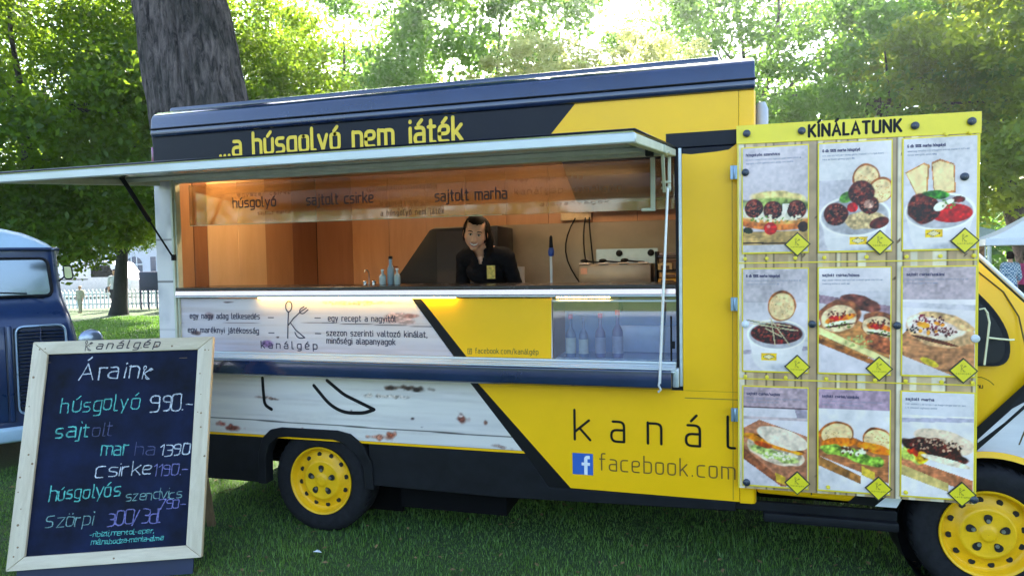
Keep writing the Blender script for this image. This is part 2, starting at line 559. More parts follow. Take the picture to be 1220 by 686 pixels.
def letters(mb, txt, width, xh, sw, place, sp=1.3, jitter=0.0, shear=0.0, rnd=None):
    """txt stretched to the given width; xh = height of one x-height; sw = stroke width"""
    sy = xh / 5.0
    tw = text_width(txt, sp)
    sx = width / tw
    x = 0
    rnd = rnd or random
    for ch in txt:
        w, st = G.get(ch, G[' '])
        jx = rnd.uniform(-jitter, jitter); jy = rnd.uniform(-jitter, jitter); js = 1 + rnd.uniform(-jitter, jitter) * .25
        for kind, pts in st:
            if jitter:
                pts = [(p[0] + rnd.uniform(-jitter, jitter) * .4, p[1] + rnd.uniform(-jitter, jitter) * .4) for p in pts]
            q = fillet(pts, 1.3 if not jitter else 1.6) if kind == 'R' else pts
            q = [((x + jx + p[0] * js + p[1] * shear) * sx, (p[1] * js + jy) * sy) for p in q]
            if jitter:          # chalk: two rough passes of uneven width
                n = len(q); q = [Vector(a).lerp(Vector(b), t) for a, b in zip(q[:-1], q[1:]) for t in (0, .34, .67)] + [Vector(q[-1])]
                for ps in (0, 1):
                    o = sw * .28
                    qq = [(a[0] + rnd.uniform(-o, o), a[1] + rnd.uniform(-o, o)) for a in q]
                    ribbon(mb, qq, sw * rnd.uniform(.55, .85), place)
            else:
                ribbon(mb, q, sw, place)
        x += w + sp

def each_letter(txt, width, xh, sw, place_f, mt, parent, sp=1.3, name='letter', **k):
    tw = text_width(txt, sp); x = 0
    for ch in txt:
        w, st = G.get(ch, G[' '])
        if st:
            mb = MB(); letters(mb, ch, max(w, .2) * width / tw, xh, sw, place_f(x * width / tw), sp=sp, **k)
            mb.build(name, mt, parent)
        x += w + sp

def xz(x0, z0, y, rot=0.0):
    c, s = math.cos(rot), math.sin(rot)
    return lambda u, v, d: (x0 + u * c - v * s, y - d, z0 + u * s + v * c)

def spoon_fork_k(mb, place, H, sw):
    """the hand-drawn K whose strokes are a spoon, a fork and a knife, height H"""
    S = H / 10.0
    def rb(p, w=sw): ribbon(mb, [(a * S, b * S) for a, b in p], w, place)
    rb([(0.6, 0), (0.7, 2), (0.9, 5), (1.1, 7)])
    rb(fillet([(1.1, 7), (0.3, 7.8), (0.3, 9.4), (1.3, 10.3), (2.3, 9.4), (2.1, 7.8), (1.1, 7)], 1.0))
    rb([(1.0, 3.6), (2.6, 5.4), (4.6, 7.0)])
    rb(fillet([(6.0, 8.6), (4.7, 7.9), (4.5, 6.9), (5.6, 6.6), (7.2, 7.8)], .7))
    rb([(4.8, 7.2), (6.7, 8.3)])
    rb([(1.6, 4.2), (3.2, 2.2), (5.9, 0.2)])
    rb(fillet([(5.9, 0.2), (4.4, 0.0), (3.4, 0.5), (2.9, 1.6)], 1.2))

# ------------------------------------------------------------------ painter for flat prints
def vnoise(h, w, sc, seed, aspect=1.0):
    r = np.random.default_rng(seed)
    gy, gx = max(2, int(sc)), max(2, int(sc * w / h * aspect))
    g = r.random((gy + 2, gx + 2))
    yy = np.linspace(0, gy, h); xx = np.linspace(0, gx, w)
    y0 = yy.astype(int); x0 = xx.astype(int)
    fy = (yy - y0)[:, None]; fx = (xx - x0)[None, :]
    fy = fy * fy * (3 - 2 * fy); fx = fx * fx * (3 - 2 * fx)
    a = g[y0][:, x0]; b = g[y0][:, x0 + 1]; c = g[y0 + 1][:, x0]; d = g[y0 + 1][:, x0 + 1]
    return a * (1 - fy) * (1 - fx) + b * (1 - fy) * fx + c * fy * (1 - fx) + d * fy * fx

class Paint:
    def __init__(s, w, h, base, seed=0, asp=None):
        s.w, s.h = w, h; s.seed = seed
        s.c = np.ones((h, w, 3)) * np.array(base)
        s.v, s.u = np.meshgrid(np.linspace(0, 1, h), np.linspace(0, 1, w), indexing='ij')
        s.k = asp or h / w              # height over width of the print
    def blend(s, m, col, nz=0.0, sc=20, aspect=1.0):
        s.seed += 1
        col = np.array(col, float)
        cc = np.ones_like(s.c) * col
        if nz:
            n = vnoise(s.h, s.w, sc, s.seed, aspect) * .6 + vnoise(s.h, s.w, sc * 2.3, s.seed + 99, aspect) * .4
            cc = cc * (1 + nz * 2 * (n - .5))[..., None]
        s.c = s.c * (1 - m[..., None]) + cc * m[..., None]
        return s
    def ell(s, cx, cy, rx, ry, col, rot=0, nz=0.25, sc=22, soft=0.08, wob=0.0):
        a = math.radians(rot)
        dx = s.u - cx; dy = (s.v - cy) * s.k
        ry = ry * s.k
        x = dx * math.cos(a) + dy * math.sin(a); y = -dx * math.sin(a) + dy * math.cos(a)
        d = np.sqrt((x / rx) ** 2 + (y / ry) ** 2)
        if wob:
            d = d + wob * (vnoise(s.h, s.w, 14, s.seed + 5) - .5) * 2
        m = np.clip((1 - d) / soft + .5, 0, 1)
        return s.blend(m, col, nz, sc)
    def rect(s, u0, v0, u1, v1, col, nz=0.05, sc=10, aspect=1.0, slope=0.0):
        vv = s.v - slope * (s.u - u0)
        m = ((s.u >= u0) & (s.u <= u1) & (vv >= v0) & (vv <= v1)).astype(float)
        return s.blend(m, col, nz, sc, aspect)
    def poly(s, pts, col, nz=0.1, sc=16, aspect=1.0):
        ins = np.zeros(s.u.shape, bool)
        j = len(pts) - 1
        for i in range(len(pts)):
            xi, yi = pts[i]; xj, yj = pts[j]
            if yi != yj:
                cnd = ((yi > s.v) != (yj > s.v)) & (s.u < (xj - xi) * (s.v - yi) / (yj - yi) + xi)
                ins ^= cnd
            j = i
        return s.blend(ins.astype(float), col, nz, sc, aspect)
    def line(s, p0, p1, w, col):
        a = np.array([p0[0], p0[1] * s.k]); b = np.array([p1[0], p1[1] * s.k]); d = b - a
        px = s.u - a[0]; py = s.v * s.k - a[1]
        t = np.clip((px * d[0] + py * d[1]) / (d @ d + 1e-9), 0, 1)
        dist = np.hypot(px - t * d[0], py - t * d[1])
        return s.blend(np.clip((w - dist) / (w * .5) + .5, 0, 1), col)
    def specks(s, cx, cy, rx, ry, n, size, col, seed=1):
        r = random.Random(seed)
        for _ in range(n):
            a = r.uniform(0, 6.28); q = math.sqrt(r.random())
            s.ell(cx + rx * q * math.cos(a), cy + ry * q * math.sin(a), size * r.uniform(.6, 1.6), size / s.k * r.uniform(.5, 1.3), col, r.uniform(0, 180), 0.1, 20, .5)
        return s
    def obj(s, name, mt, x0, x1, z0, z1, y, parent):
        """grid in the XZ plane facing -Y, colours written per corner vertex"""
        w, h = s.w, s.h
        X = x0 + (x1 - x0) * s.u; Z = z1 - (z1 - z0) * s.v
        co = np.stack([X, np.full_like(X, y), Z], -1).reshape(-1, 3)
        idx = np.arange(w * h).reshape(h, w)
        q = np.stack([idx[1:, :-1], idx[1:, 1:], idx[:-1, 1:], idx[:-1, :-1]], -1).reshape(-1, 4)
        me = bpy.data.meshes.new(name)
        me.vertices.add(len(co)); me.vertices.foreach_set('co', co.ravel())
        me.loops.add(q.size); me.loops.foreach_set('vertex_index', q.ravel().astype(np.int32))
        me.polygons.add(len(q)); me.polygons.foreach_set('loop_start', np.arange(0, q.size, 4, dtype=np.int32))
        me.update(calc_edges=True)
        c = np.clip(s.c, 0, 1).reshape(-1, 3)
        c = np.where(c <= 0.04045, c / 12.92, ((c + 0.055) / 1.055) ** 2.4)
        at = me.color_attributes.new('Col', 'FLOAT_COLOR', 'POINT')
        at.data.foreach_set('color', np.concatenate([c, np.ones((len(c), 1))], 1).ravel())
        me.materials.append(mt)
        o = bpy.data.objects.new(name, me); COL.objects.link(o); o.parent = parent
        return o
# ================================================================== THE SETTING
def ground_mat():
    mt = bpy.data.materials.new('lawn_ground'); mt.use_nodes = True
    nt = mt.node_tree; b = nt.nodes['Principled BSDF']
    tc = nt.nodes.new('ShaderNodeTexCoord')
    n1 = nt.nodes.new('ShaderNodeTexNoise'); n1.inputs['Scale'].default_value = 0.7; n1.inputs['Detail'].default_value = 5
    n2 = nt.nodes.new('ShaderNodeTexNoise'); n2.inputs['Scale'].default_value = 60; n2.inputs['Detail'].default_value = 4
    nt.links.new(tc.outputs['Object'], n1.inputs['Vector']); nt.links.new(tc.outputs['Object'], n2.inputs['Vector'])
    cr = nt.nodes.new('ShaderNodeValToRGB')
    cr.color_ramp.elements[0].position = .35; cr.color_ramp.elements[0].color = (0.022, 0.045, 0.012, 1)
    cr.color_ramp.elements[1].position = .7; cr.color_ramp.elements[1].color = (0.07, 0.12, 0.025, 1)
    ad = nt.nodes.new('ShaderNodeMath'); ad.operation = 'MULTIPLY_ADD'
    nt.links.new(n2.outputs['Fac'], ad.inputs[0]); ad.inputs[1].default_value = .6
    m2 = nt.nodes.new('ShaderNodeMath'); m2.operation = 'MULTIPLY'; m2.inputs[1].default_value = .45
    nt.links.new(n1.outputs['Fac'], m2.inputs[0]); nt.links.new(m2.outputs[0], ad.inputs[2])
    nt.links.new(ad.outputs[0], cr.inputs[0]); nt.links.new(cr.outputs[0], b.inputs['Base Color'])
    b.inputs['Roughness'].default_value = .9
    bp = nt.nodes.new('ShaderNodeBump'); bp.inputs['Strength'].default_value = .7; bp.inputs['Distance'].default_value = .03
    nt.links.new(n2.outputs['Fac'], bp.inputs['Height']); nt.links.new(bp.outputs[0], b.inputs['Normal'])
    return mt
groundm = ground_mat()
mb = MB(); mb.add([(-400, -400, 0), (400, -400, 0), (400, 400, 0), (-400, 400, 0)], [(0, 1, 2, 3)])
structure(mb.build('ground', groundm))
pathm = mat('dusty_path', (0.30, 0.27, 0.24), 0.9, 0, 0.25, 2.5, bump=0.3, bscale=60)
mb = MB(); mb.add([(-60, 15.4, 0.006), (-3, 20.2, 0.006), (40, 26, 0.006), (40, 30, 0.006), (-3, 27, 0.006), (-60, 22.5, 0.006)], [(0, 1, 2, 3, 4, 5)])
structure(mb.build('path', pathm))
mb = MB(); mb.add([(-90, 24, 0.010), (90, 31, 0.010), (90, 36, 0.010), (-90, 34, 0.010)], [(0, 1, 2, 3)])
structure(mb.build('road', mat('pale_asphalt', (0.16, 0.155, 0.16), 0.85, 0, 0.15, 3, bump=0.2, bscale=50)))

mb = MB(); mb.add([(-60, -17.6, 0.008), (60, -17.6, 0.008), (60, -5.2, 0.008), (-60, -5.2, 0.008)], [(0, 1, 2, 3)])
structure(mb.build('pavement', mat('blue_grey_pavement', (0.20, 0.215, 0.25), 0.8, 0, 0.12, 2, bump=0.2, bscale=40)))
# ================================================================== FOOD TRUCK
truck = thing('food_truck', 'yellow and navy food truck with its long serving flap raised, wood print and meatball slogan', 'food truck')
T = truck
XL, XR = -1.18, 2.60
# --- outer walls
mb = MB()
mb.box(XL, XR, 0, 0.05, 2.30, 2.585)
mb.box(2.252, XR, 0, 0.05, 0.42, 2.2985)
mb.prism([(XL, 0.60), (XL, 1.02), (2.2505, 1.02), (2.2505, 0.42), (0.40, 0.42), (0.36, 0.60)], 0, 0.05)
mb.box(XL, XL + 0.13, 0, 0.05, 1.0215, 2.2985)
mb.box(XL, XR, 1.95, 2.0, 0.42, 2.585)
mb.box(XL, XL + 0.05, 0.0515, 1.9485, 0.42, 2.585)
mb.box(XR - 0.05, XR, 0.0515, 1.9485, 0.42, 2.585)
mb.build('wall', navy, T, bevel=0.004, seg=1)
# rounded front corner post
mb = MB(); mb.prism([(2.54, -0.004), (2.60, -0.004), (2.617, 0.004), (2.626, 0.03), (2.628, 0.1), (2.54, 0.1)], 0.405, 2.575, 'Z')
mb.build('corner_post', yellow, T, bevel=0.003, seg=1)
# --- roof cap
prof = [(-.012, 2.575), (-.024, 2.585), (-.028, 2.60), (-.022, 2.625), (-.016, 2.695), (-.002, 2.722), (.04, 2.748), (.12, 2.768), (.38, 2.812), (1.0, 2.83), (1.62, 2.812), (1.93, 2.77), (2.02, 2.70), (2.03, 2.60), (2.02, 2.575)]
mb = MB(); mb.prism([(p[0], p[1]) for p in prof], XL + 0.01, XR + 0.02, 'X')
mb.build('roof', navyg, T, bevel=0.022, seg=3)
mb = MB(); mb.box(XL + .008, XR + .024, -.036, -.012, 2.622, 2.630)
mb.build('roof_trim', blackpl, T, bevel=0.003, seg=1)
mb = MB(); mb.box(XL + .05, 2.45, .10, 1.92, 2.745, 2.797)
mb.build('roof_deck', navyg, T, bevel=0.02)
# silver lamps on the rear and the front edge
mb = MB(); mb.box(-1.205, -1.18, 0.01, 0.06, 2.40, 2.52)
mb.build('marker_lamp', mat('red_violet_lamp', (0.25, 0.05, 0.12), 0.2, 0, .2, coat=.5), T, bevel=0.006)
mb = MB(); mb.tube([(2.665, 0.14, 2.34), (2.665, 0.14, 2.50), (2.662, 0.14, 2.535)], [0.034, 0.034, 0.022], 16)
mb.build('roof_lamp', mat('pale_grey_plastic', (0.42, 0.45, 0.5), 0.4), T, smooth=True)
# --- coloured vinyl on the side, a few mm proud
def decal(poly, y, mt, name='vinyl_panel', th=0.0022):
    mb = MB(); mb.prism(poly, y - th, y - 0.0002)
    return mb.build(name, mt, T)
decal([(1.681, 2.5745), (1.555, 2.432), (1.43, 2.302), (2.17, 2.302), (2.17, 2.378), (2.5385, 2.378), (2.5385, 2.5745)], 0, yellow)
decal([(2.252, 1.0), (2.252, 2.268), (2.30, 2.262), (2.42, 2.268), (2.49, 2.275), (2.5385, 2.31), (2.5385, 1.0)], 0, yellow)
decal([(1.085, 0.9985), (1.627, 0.418), (2.5385, 0.412), (2.5385, 0.9985)], 0, yellow)
mb = MB(); mb.box(2.26, 2.538, -0.0035, -0.0023, 0.957, 0.962); mb.box(2.505, 2.508, -0.0035, -0.0023, 0.42, 2.2)
mb.build('panel_seam', mat('seam_shadow_line', (0.30, 0.19, 0.01), .6), T)
mb = MB()
for x, z0, z1 in ((2.275, .44, .95), (2.523, .44, 2.2)):
    k = 0
    while z0 + k * .085 < z1:
        mb.lathe([(.0042, -.0026), (.0036, -.0040), (.0006, -.0044)], 8, (x, 0, z0 + k * .085), 'Y', False); k += 1
o = mb.build('rivets', yellow, T); o['kind'] = 'stuff'
# white-washed wood print, lower side
Wp = Paint(430, 66, (.86, .83, .79), 3)
Wp.blend(np.clip(vnoise(66, 430, 6, 5, .12) * 1.6 - .5, 0, 1) * .35, (.76, .73, .72), .2, 18, .1)
Wp.blend(np.clip(vnoise(66, 430, 9, 17, .10) * 2 - 1.0, 0, 1) * .6, (.93, .90, .84), .1, 18, .1)
Wp.blend(np.clip(vnoise(66, 430, 24, 8, .05) * 2 - 1.15, 0, 1) * .25, (.66, .60, .55), .2)
LX0, LX1, LZ0, LZ1 = XL, 1.40, .615, 1.0
def lw(x, z): return ((x - LX0) / (LX1 - LX0), (LZ1 - z) / (LZ1 - LZ0))
for x, z, rx, rz, c in ((.63, .955, .11, .012, (.25, .17, .12)), (.70, .945, .05, .010, (.15, .10, .08)), (-.40, .86, .05, .008, (.6, .5, .45)), (-.3, .852, .03, .007, (.45, .35, .3)),
                        (.42, .645, .05, .014, (.66, .42, .33)), (.52, .66, .022, .022, (.60, .30, .20)), (-.62, .655, .05, .016, (.5, .25, .2)), (-.7, .67, .03, .012, (.6, .3, .25)),
                        (.98, .79, .025, .025, (.45, .25, .20)), (.97, .80, .012, .012, (.85, .75, .7)), (1.13, .77, .013, .012, (.45, .28, .22)), (.66, .77, .012, .006, (.3, .2, .2)), (.25, .80, .010, .006, (.25, .2, .2)),
                        (.72, .72, .010, .006, (.2, .15, .15)), (1.22, .63, .04, .010, (.6, .5, .45)), (-.1, .66, .012, .008, (.5, .25, .2)), (-.95, .8, .05, .03, (.5, .3, .25)), (.5, .90, .14, .010, (.72, .66, .60))):
    u, v = lw(x, z)
    Wp.ell(u, v, rx / (LX1 - LX0), rz / (LZ1 - LZ0), c, 0, .6, 40, 1.0, .9)
for z in (.695,):
    a, b = lw(LX0, z + .02), lw(LX1, z - .005)
    Wp.line(a, b, .0013, (.12, .10, .10))
def clip_paint(P, name, x0, x1, z0, z1, y, diag):
    """print panel whose right-hand side is cut along the diagonal (xt at z1, xb at z0)"""
    o = P.obj(name, printm, x0, x1, z0, z1, y, T)
    me = o.data
    bm = bmesh.new(); bm.from_mesh(me)
    (xt, xb) = diag
    d = Vector((xb - xt, 0, z0 - z1)).normalized()
    nrm = Vector((-d.z, 0, d.x))
    if nrm.x < 0: nrm = -nrm
    bmesh.ops.bisect_plane(bm, geom=list(bm.verts) + list(bm.edges) + list(bm.faces), plane_co=(xt, y, z1), plane_no=nrm, clear_outer=True)
    bm.to_mesh(me); bm.free()
    return o
o = clip_paint(Wp, 'wood_print', LX0, LX1, LZ0, LZ1, -0.0015, (1.035, 1.345))
decal([(XL, .600), (XL, .6135), (1.35, .6135), (1.362, .600)], -0.0005, yellow, 'yellow_trim', .004)
decal([(1.036, .9985), (1.084, .9985), (1.626, .418), (1.50, .412), (1.365, .5995)], -0.0004, black, 'diagonal_band')
# big utensil logo whose top the serving hatch hides
mb = MB(); pl = xz(0, 0, -0.0030)
ribbon(mb, fillet([(-.385, .985), (-.382, .90), (-.375, .81), (-.325, .785)], .05), .022, pl)
mb.build('utensil_logo', black, T); mb = MB()
ribbon(mb, fillet([(.085, .985), (.20, .90), (.405, .815)], .03), .022, pl)
ribbon(mb, fillet([(.405, .815), (.34, .79), (.20, .785), (.10, .83), (-.01, .95)], .06, 5), .022, pl)
mb.build('utensil_logo', black, T)
# rear corner: wood print with plank lines
Pp = Paint(16, 120, (.84, .82, .80), 9)
Pp.blend(np.clip(vnoise(120, 16, 14, 4) * 2 - .9, 0, 1) * .5, (.60, .60, .62), .2)
for v in (.13, .30, .52, .77): Pp.line((0, v), (1, v), .02, (.25, .22, .22))
Pp.obj('corner_wood_print', printm, XL, -1.052, 1.0, 2.283, -0.0015, T)
decal([(XL, 2.284), (XL, 2.30), (-1.052, 2.30), (-1.052, 2.284)], 0, yellow, 'yellow_trim')

# --- lettering
each_letter('...a húsgolyó nem játék', 1.66, .090, .0215, lambda u: xz(-.645 + u, 2.420, -0.0026), mat('yellow_lettering', (0.80, 0.53, 0.01), .35), T, sp=1.55)
for ch, x, w in (('k', 1.655, .088), ('a', 1.862, .07), ('n', 2.062, .072), ('á', 2.265, .072), ('l', 2.48, .03)):
    mb = MB(); letters(mb, ch, w, .112, .0135, xz(x, .70, -0.0046)); mb.build('letter', black, T)
each_letter('facebook.com', .72, .062, .0068, lambda u: xz(1.795 + u, .535 - u * .003, -0.0046), mat('brown_lettering', (0.14, 0.07, 0.01), .5), T, sp=1.9)
mb = MB(); mb.box(1.640, 1.757, -0.0042, -0.0024, .500, .622)
ic = mb.build('social_icon', mat('icon_blue', (0.03, 0.12, 0.45), .4), T, bevel=.001, seg=1)
mb = MB(); pl = xz(1.640, .500, -0.0046)
ribbon(mb, fillet([(.099, .101), (.076, .101), (.076, .001)], .022), .019, pl, cap=False)
ribbon(mb, [(.052, .062), (.10, .062)], .017, pl, cap=False)
mb.build('icon_letter', white, ic)

# --- skirt, underbody
mb = MB()
arch = [(-.40, .36), (-.395, .50), (-.36, .60), (-.30, .636), (.20, .636), (.285, .60), (.345, .50), (.36, .40)]
mb.prism([(XL, .30), (XL, .5985)] + [(-.3995, .5985), (-.40, .30)], -.004, .03)
mb.prism([(.362, .34), (.362, .5985), (1.366, .5985), (1.50, .4115), (2.52, .4115), (2.52, .36), (1.2, .33)], -.004, .03)
mb.prism([(2.5, .4095), (2.5, .36), (3.30, .36), (3.30, .4095)], .03, .06)
mb.build('skirt', blackpl, T, bevel=.004, seg=1)
mb = MB()
outer = [(-.43, .30), (-.425, .50), (-.39, .60), (-.33, .655), (-.25, .672), (.15, .672), (.24, .655), (.33, .59), (.385, .48), (.395, .32)]
inner = [(-.372, .30), (-.368, .48), (-.335, .56), (-.28, .605), (-.21, .615), (.12, .615), (.19, .60), (.275, .54), (.33, .45), (.34, .32)]
poly = outer + inner[::-1]
vs = [(p[0], -.02, p[1]) for p in poly] + [(p[0], .06, p[1]) for p in poly]
n = len(outer); N = 2 * n; fs = []
for i in range(n - 1):
    a, b, c, d = i, i + 1, N - 2 - i, N - 1 - i
    fs += [(a, b, c, d), (a + N, d + N, c + N, b + N), (a, a + N, b + N, b), (d, c, c + N, d + N)]
mb.add(vs, fs)
mb.build('wheel_arch', blackpl, T, bevel=.004, seg=1)
mb = MB()
mb.box(XL, XR, .36, 1.64, .40, .44); mb.box(XL, -.45, .05, .355, .40, .44); mb.box(.45, XR, .05, .355, .40, .44)
mb.box(-.45, .42, .34, .36, .05, .62); mb.box(-1.1, 3.3, .60, .70, .24, .40); mb.box(-1.1, 3.3, 1.3, 1.4, .24, .40)
mb.box(.6, 1.5, .75, 1.25, .17, .40); mb.tube([(0, .1, .33), (0, 1.9, .33)], .05, 8); mb.box(XL, 3.2, 1.9, 1.95, .12, .42)
mb.box(1.7, 2.5, .42, .58, .20, .40); mb.box(.5, 1.2, .15, .5, .16, .40); mb.box(XL, XL + .05, .05, 1.9, .25, .45)
mb.build('chassis', mat('chassis_black', (0.004, .004, .0045), .9, spec=.1), T)

# --- wheels
def wheel(cx, cy, parent):
    e = bpy.data.objects.new('wheel', None); COL.objects.link(e); e.parent = parent; e.location = (cx, cy, .33)
    mb = MB()
    mb.lathe([(.205, .19), (.222, .200), (.30, .205), (.325, .19), (.332, .17), (.334, .10), (.332, .03), (.325, .012), (.305, 0.0), (.285, -.004), (.26, -.002), (.235, .002), (.222, .006), (.213, .016)], 56, axis='Y', capped=False)
    for k in range(40):      # shoulder blocks of the tread
        a = 2 * math.pi * k / 40
        c, s_ = math.cos(a), math.sin(a)
        mb.add([(x * c - z * s_, y, x * s_ + z * c) for (x, y, z) in ((.318, .012, -.013), (.318, .012, .013), (.337, .03, .013), (.337, .03, -.013), (.337, .085, .013), (.337, .085, -.013), (.32, .085, -.013), (.32, .085, .013))],
               [(0, 1, 2, 3), (3, 2, 4, 5), (0, 3, 5, 6), (1, 7, 4, 2)])
    mb.build('tyre', rubber, e, smooth=True)
    mb = MB()
    mb.lathe([(.214, .012), (.219, .002), (.216, -.004), (.208, -.003), (.203, .008), (.197, .03), (.188, .045), (.180, .048), (.150, .034), (.134, .026), (.128, .018), (.120, .012), (.112, .013), (.10, .015), (.05, .012), (.038, .010), (.034, .004), (.028, .002), (.001, .002)], 64, axis='Y', capped=False)
    mb.build('rim', yellow_paint, e, smooth=True)
    mb = MB()
    for k in range(12):
        a = 2 * math.pi * (k + .3) / 12
        c = Vector((.163 * math.cos(a), .0385, .163 * math.sin(a)))
        mb.lathe([(.0005, -.003), (.0145, -.003), (.0155, .002)], 12, (c.x, c.y, c.z), 'Y', False)
    for k in range(5):
        a = 2 * math.pi * (k + .25) / 5
        c, s_ = math.cos(a), math.sin(a)
        pts = []
        for q in range(12):
            t = 2 * math.pi * q / 12
            rr = .076 + .024 * math.cos(t); tt = .0165 * math.sin(t) * (1.15 - .35 * math.cos(t + math.pi))
            pts.append((rr * c - tt * s_, .0105, rr * s_ + tt * c))
        mb.add(pts, [tuple(range(12))])
    mb.build('rim_holes', mat('dark_hole', (.012, .010, .006), .8), e)
    mb = MB()
    for k in range(5):
        a = 2 * math.pi * (k + .25) / 5
        mb.lathe([(.010, .004), (.010, .0095)], 6, (.067 * math.cos(a), 0, .067 * math.sin(a)), 'Y')
    mb.build('wheel_nuts', steel, e)
    return e
wheel(0, .025, T)
wheel(3.7, .025, T)
wheel(0, 1.77, T).rotation_euler = (0, 0, 0)
wheel(3.7, 1.77, T)

# --- interior
mb = MB(); mb.box(XL + .05, XR - .05, .05, 1.95, .60, .64)
mb.build('interior_floor', mat('grey_floor', (.15, .14, .13), .6), T)
mb = MB(); mb.box(XL + .05, XR - .05, .05, 1.95, 2.50, 2.53)
mb.build('interior_ceiling', mat('cream_ceiling', (.55, .50, .42), .5), T)
mb = MB(); mb.box(-1.075, -1.050, .052, .195, .64, 2.498)
mb.build('side_panel', iwood, T)
for i, (a, b) in enumerate(((.198, .33), (.333, .66), (.663, .998))):
    mb = MB(); mb.box(-1.10, -1.045, a, b, .64, 2.498)
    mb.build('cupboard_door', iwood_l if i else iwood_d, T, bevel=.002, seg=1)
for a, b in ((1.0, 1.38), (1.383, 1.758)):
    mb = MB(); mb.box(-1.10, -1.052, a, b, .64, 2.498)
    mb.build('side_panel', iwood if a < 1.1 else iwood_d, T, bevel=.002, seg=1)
for i in range(9):
    x0 = -1.05 + i * .365
    mb = MB(); mb.box(x0 + .0015, x0 + .3635, 1.76, 1.78, .64, 2.498)
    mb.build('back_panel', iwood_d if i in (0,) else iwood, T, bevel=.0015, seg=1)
mb = MB(); mb.box(.12, 2.235, 1.745, 1.757, 1.30, 2.015)
mb.build('splashback', mat('brown_steel_splashback', (.30, .235, .17), .38, .55, .12, 4, bump=.05), T, bevel=.002, seg=1)
mb = MB(); mb.box(2.237, 2.247, .052, 1.758, .64, 2.498)
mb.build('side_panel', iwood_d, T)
mb = MB(); mb.box(-.6, 2.23, 1.15, 1.74, 1.48, 1.52); mb.box(-.6, 2.23, 1.17, 1.74, .64, 1.48)
mb.build('back_counter', mat('dark_counter_steel', (.10, .09, .085), .4, .4), T, bevel=.003, seg=1)
mb = MB(); mb.prism([(1.30, 2.497), (1.42, 2.17), (2.235, 2.17), (2.235, 2.497)], 1.50, 1.744)  # navy prism added to stand for the dark reflection in the glass screen
mb.build('dark_reflection_panel', mat('dark_navy_reflection', (.008, .012, .03), .3, 0, .1), T, bevel=.004)
mb = MB(); mb.box(1.25, 1.50, 1.720, 1.743, 2.035, 2.095)
so = mb.build('socket_strip', mat('cream_socket_plastic', (.62, .46, .26), .5), T, bevel=.004)
for i in range(3):
    mb = MB(); mb.lathe([(.002, -.001), (.022, -.001), (.026, .0005), (.030, -.003), (.032, .0005)], 16, (1.292 + i * .083, 1.7175, 2.065), 'Y', False)
    mb.build('socket', mat('cream_socket_plastic', (.62, .46, .26), .5), so)
for x, sw in ((1.375, .09), (1.458, .02), (1.49, -.01)):
    pts = [(x, 1.70, 2.05)]
    for k in range(1, 9):
        t = k / 8
        pts.append((x - sw * math.sin(t * math.pi) + t * t * .06, 1.68 - t * .05, 2.05 - t * .55))
    mb = MB(); mb.tube(pts, .0065, 6); mb.build('power_cable', black, T, smooth=True)
# interior lamp over the cupboard (lit) and the lit strip below the counter edge
mb = MB(); mb.box(-.92, -.30, .40, .50, 2.462, 2.496)
lampm = emit('lit_lamp_diffuser', (1.0, .68, .34), 8.0)
mb.build('ceiling_or_fill_lamp', lampm, T, bevel=.006)
mb = MB(); mb.box(.7, 1.9, .75, .85, 2.462, 2.496)
mb.build('ceiling_or_fill_lamp', emit('fill_lamp_diffuser', (1.0, .74, .46), 5.0), T, bevel=.006)  # second lamp, unseen, raised in strength to warm the woman's face

# --- the serving opening: frame, counter, display case
mb = MB()
mb.box(2.2335, 2.2505, -.006, .05, 1.0215, 2.2985)
mb.build('opening_frame', aluw, T, bevel=.002, seg=1)
mb = MB(); mb.box(2.218, 2.2325, -.002, .05, 1.0215, 2.2985)
mb.build('door_seal', rubber, T)
mb = MB(); mb.box(-1.0495, -1.032, -.008, .05, 1.0215, 2.2985); mb.box(-1.031, -1.018, .005, .05, 1.0215, 2.2985)
mb.build('opening_frame', creme, T, bevel=.002, seg=1)
mb = MB(); mb.box(-1.016, 2.2165, .01, .05, 2.268, 2.2985)
mb.build('opening_frame', creme, T, bevel=.002, seg=1)
mb = MB(); mb.box(-1.03, 2.217, -.012, .42, 1.553, 1.572)
mb.build('counter_top', mat('dark_counter_edge', (.035, .03, .03), .25, .2), T, bevel=.003, seg=1)
mb = MB(); mb.prism([(-.014, 1.551), (-.020, 1.520), (-.004, 1.520), (-.004, 1.551)], -1.03, 2.217, 'X')
mb.build('counter_rail', mat('polished_rail', (.62, .45, .36), .18, .85, .05), T, bevel=.002, seg=1)  # peach tone puts the wood's reflection into the metal colour
mb = MB(); mb.box(-1.03, 2.217, -.024, -.002, 1.507, 1.5185)
mb.build('counter_rail', aluw, T, bevel=.003, seg=1)
mb = MB(); mb.box(-.40, .95, -.002, .012, 1.500, 1.5065)
mb.build('strip_light', emit('lit_strip_yellow', (1.0, .60, .08), 9), T)
mb = MB(); mb.box(1.56, 1.86, -.002, .012, 1.500, 1.5065)
mb.build('strip_light', emit('lit_strip_yellow2', (1.0, .60, .15), 9), T)
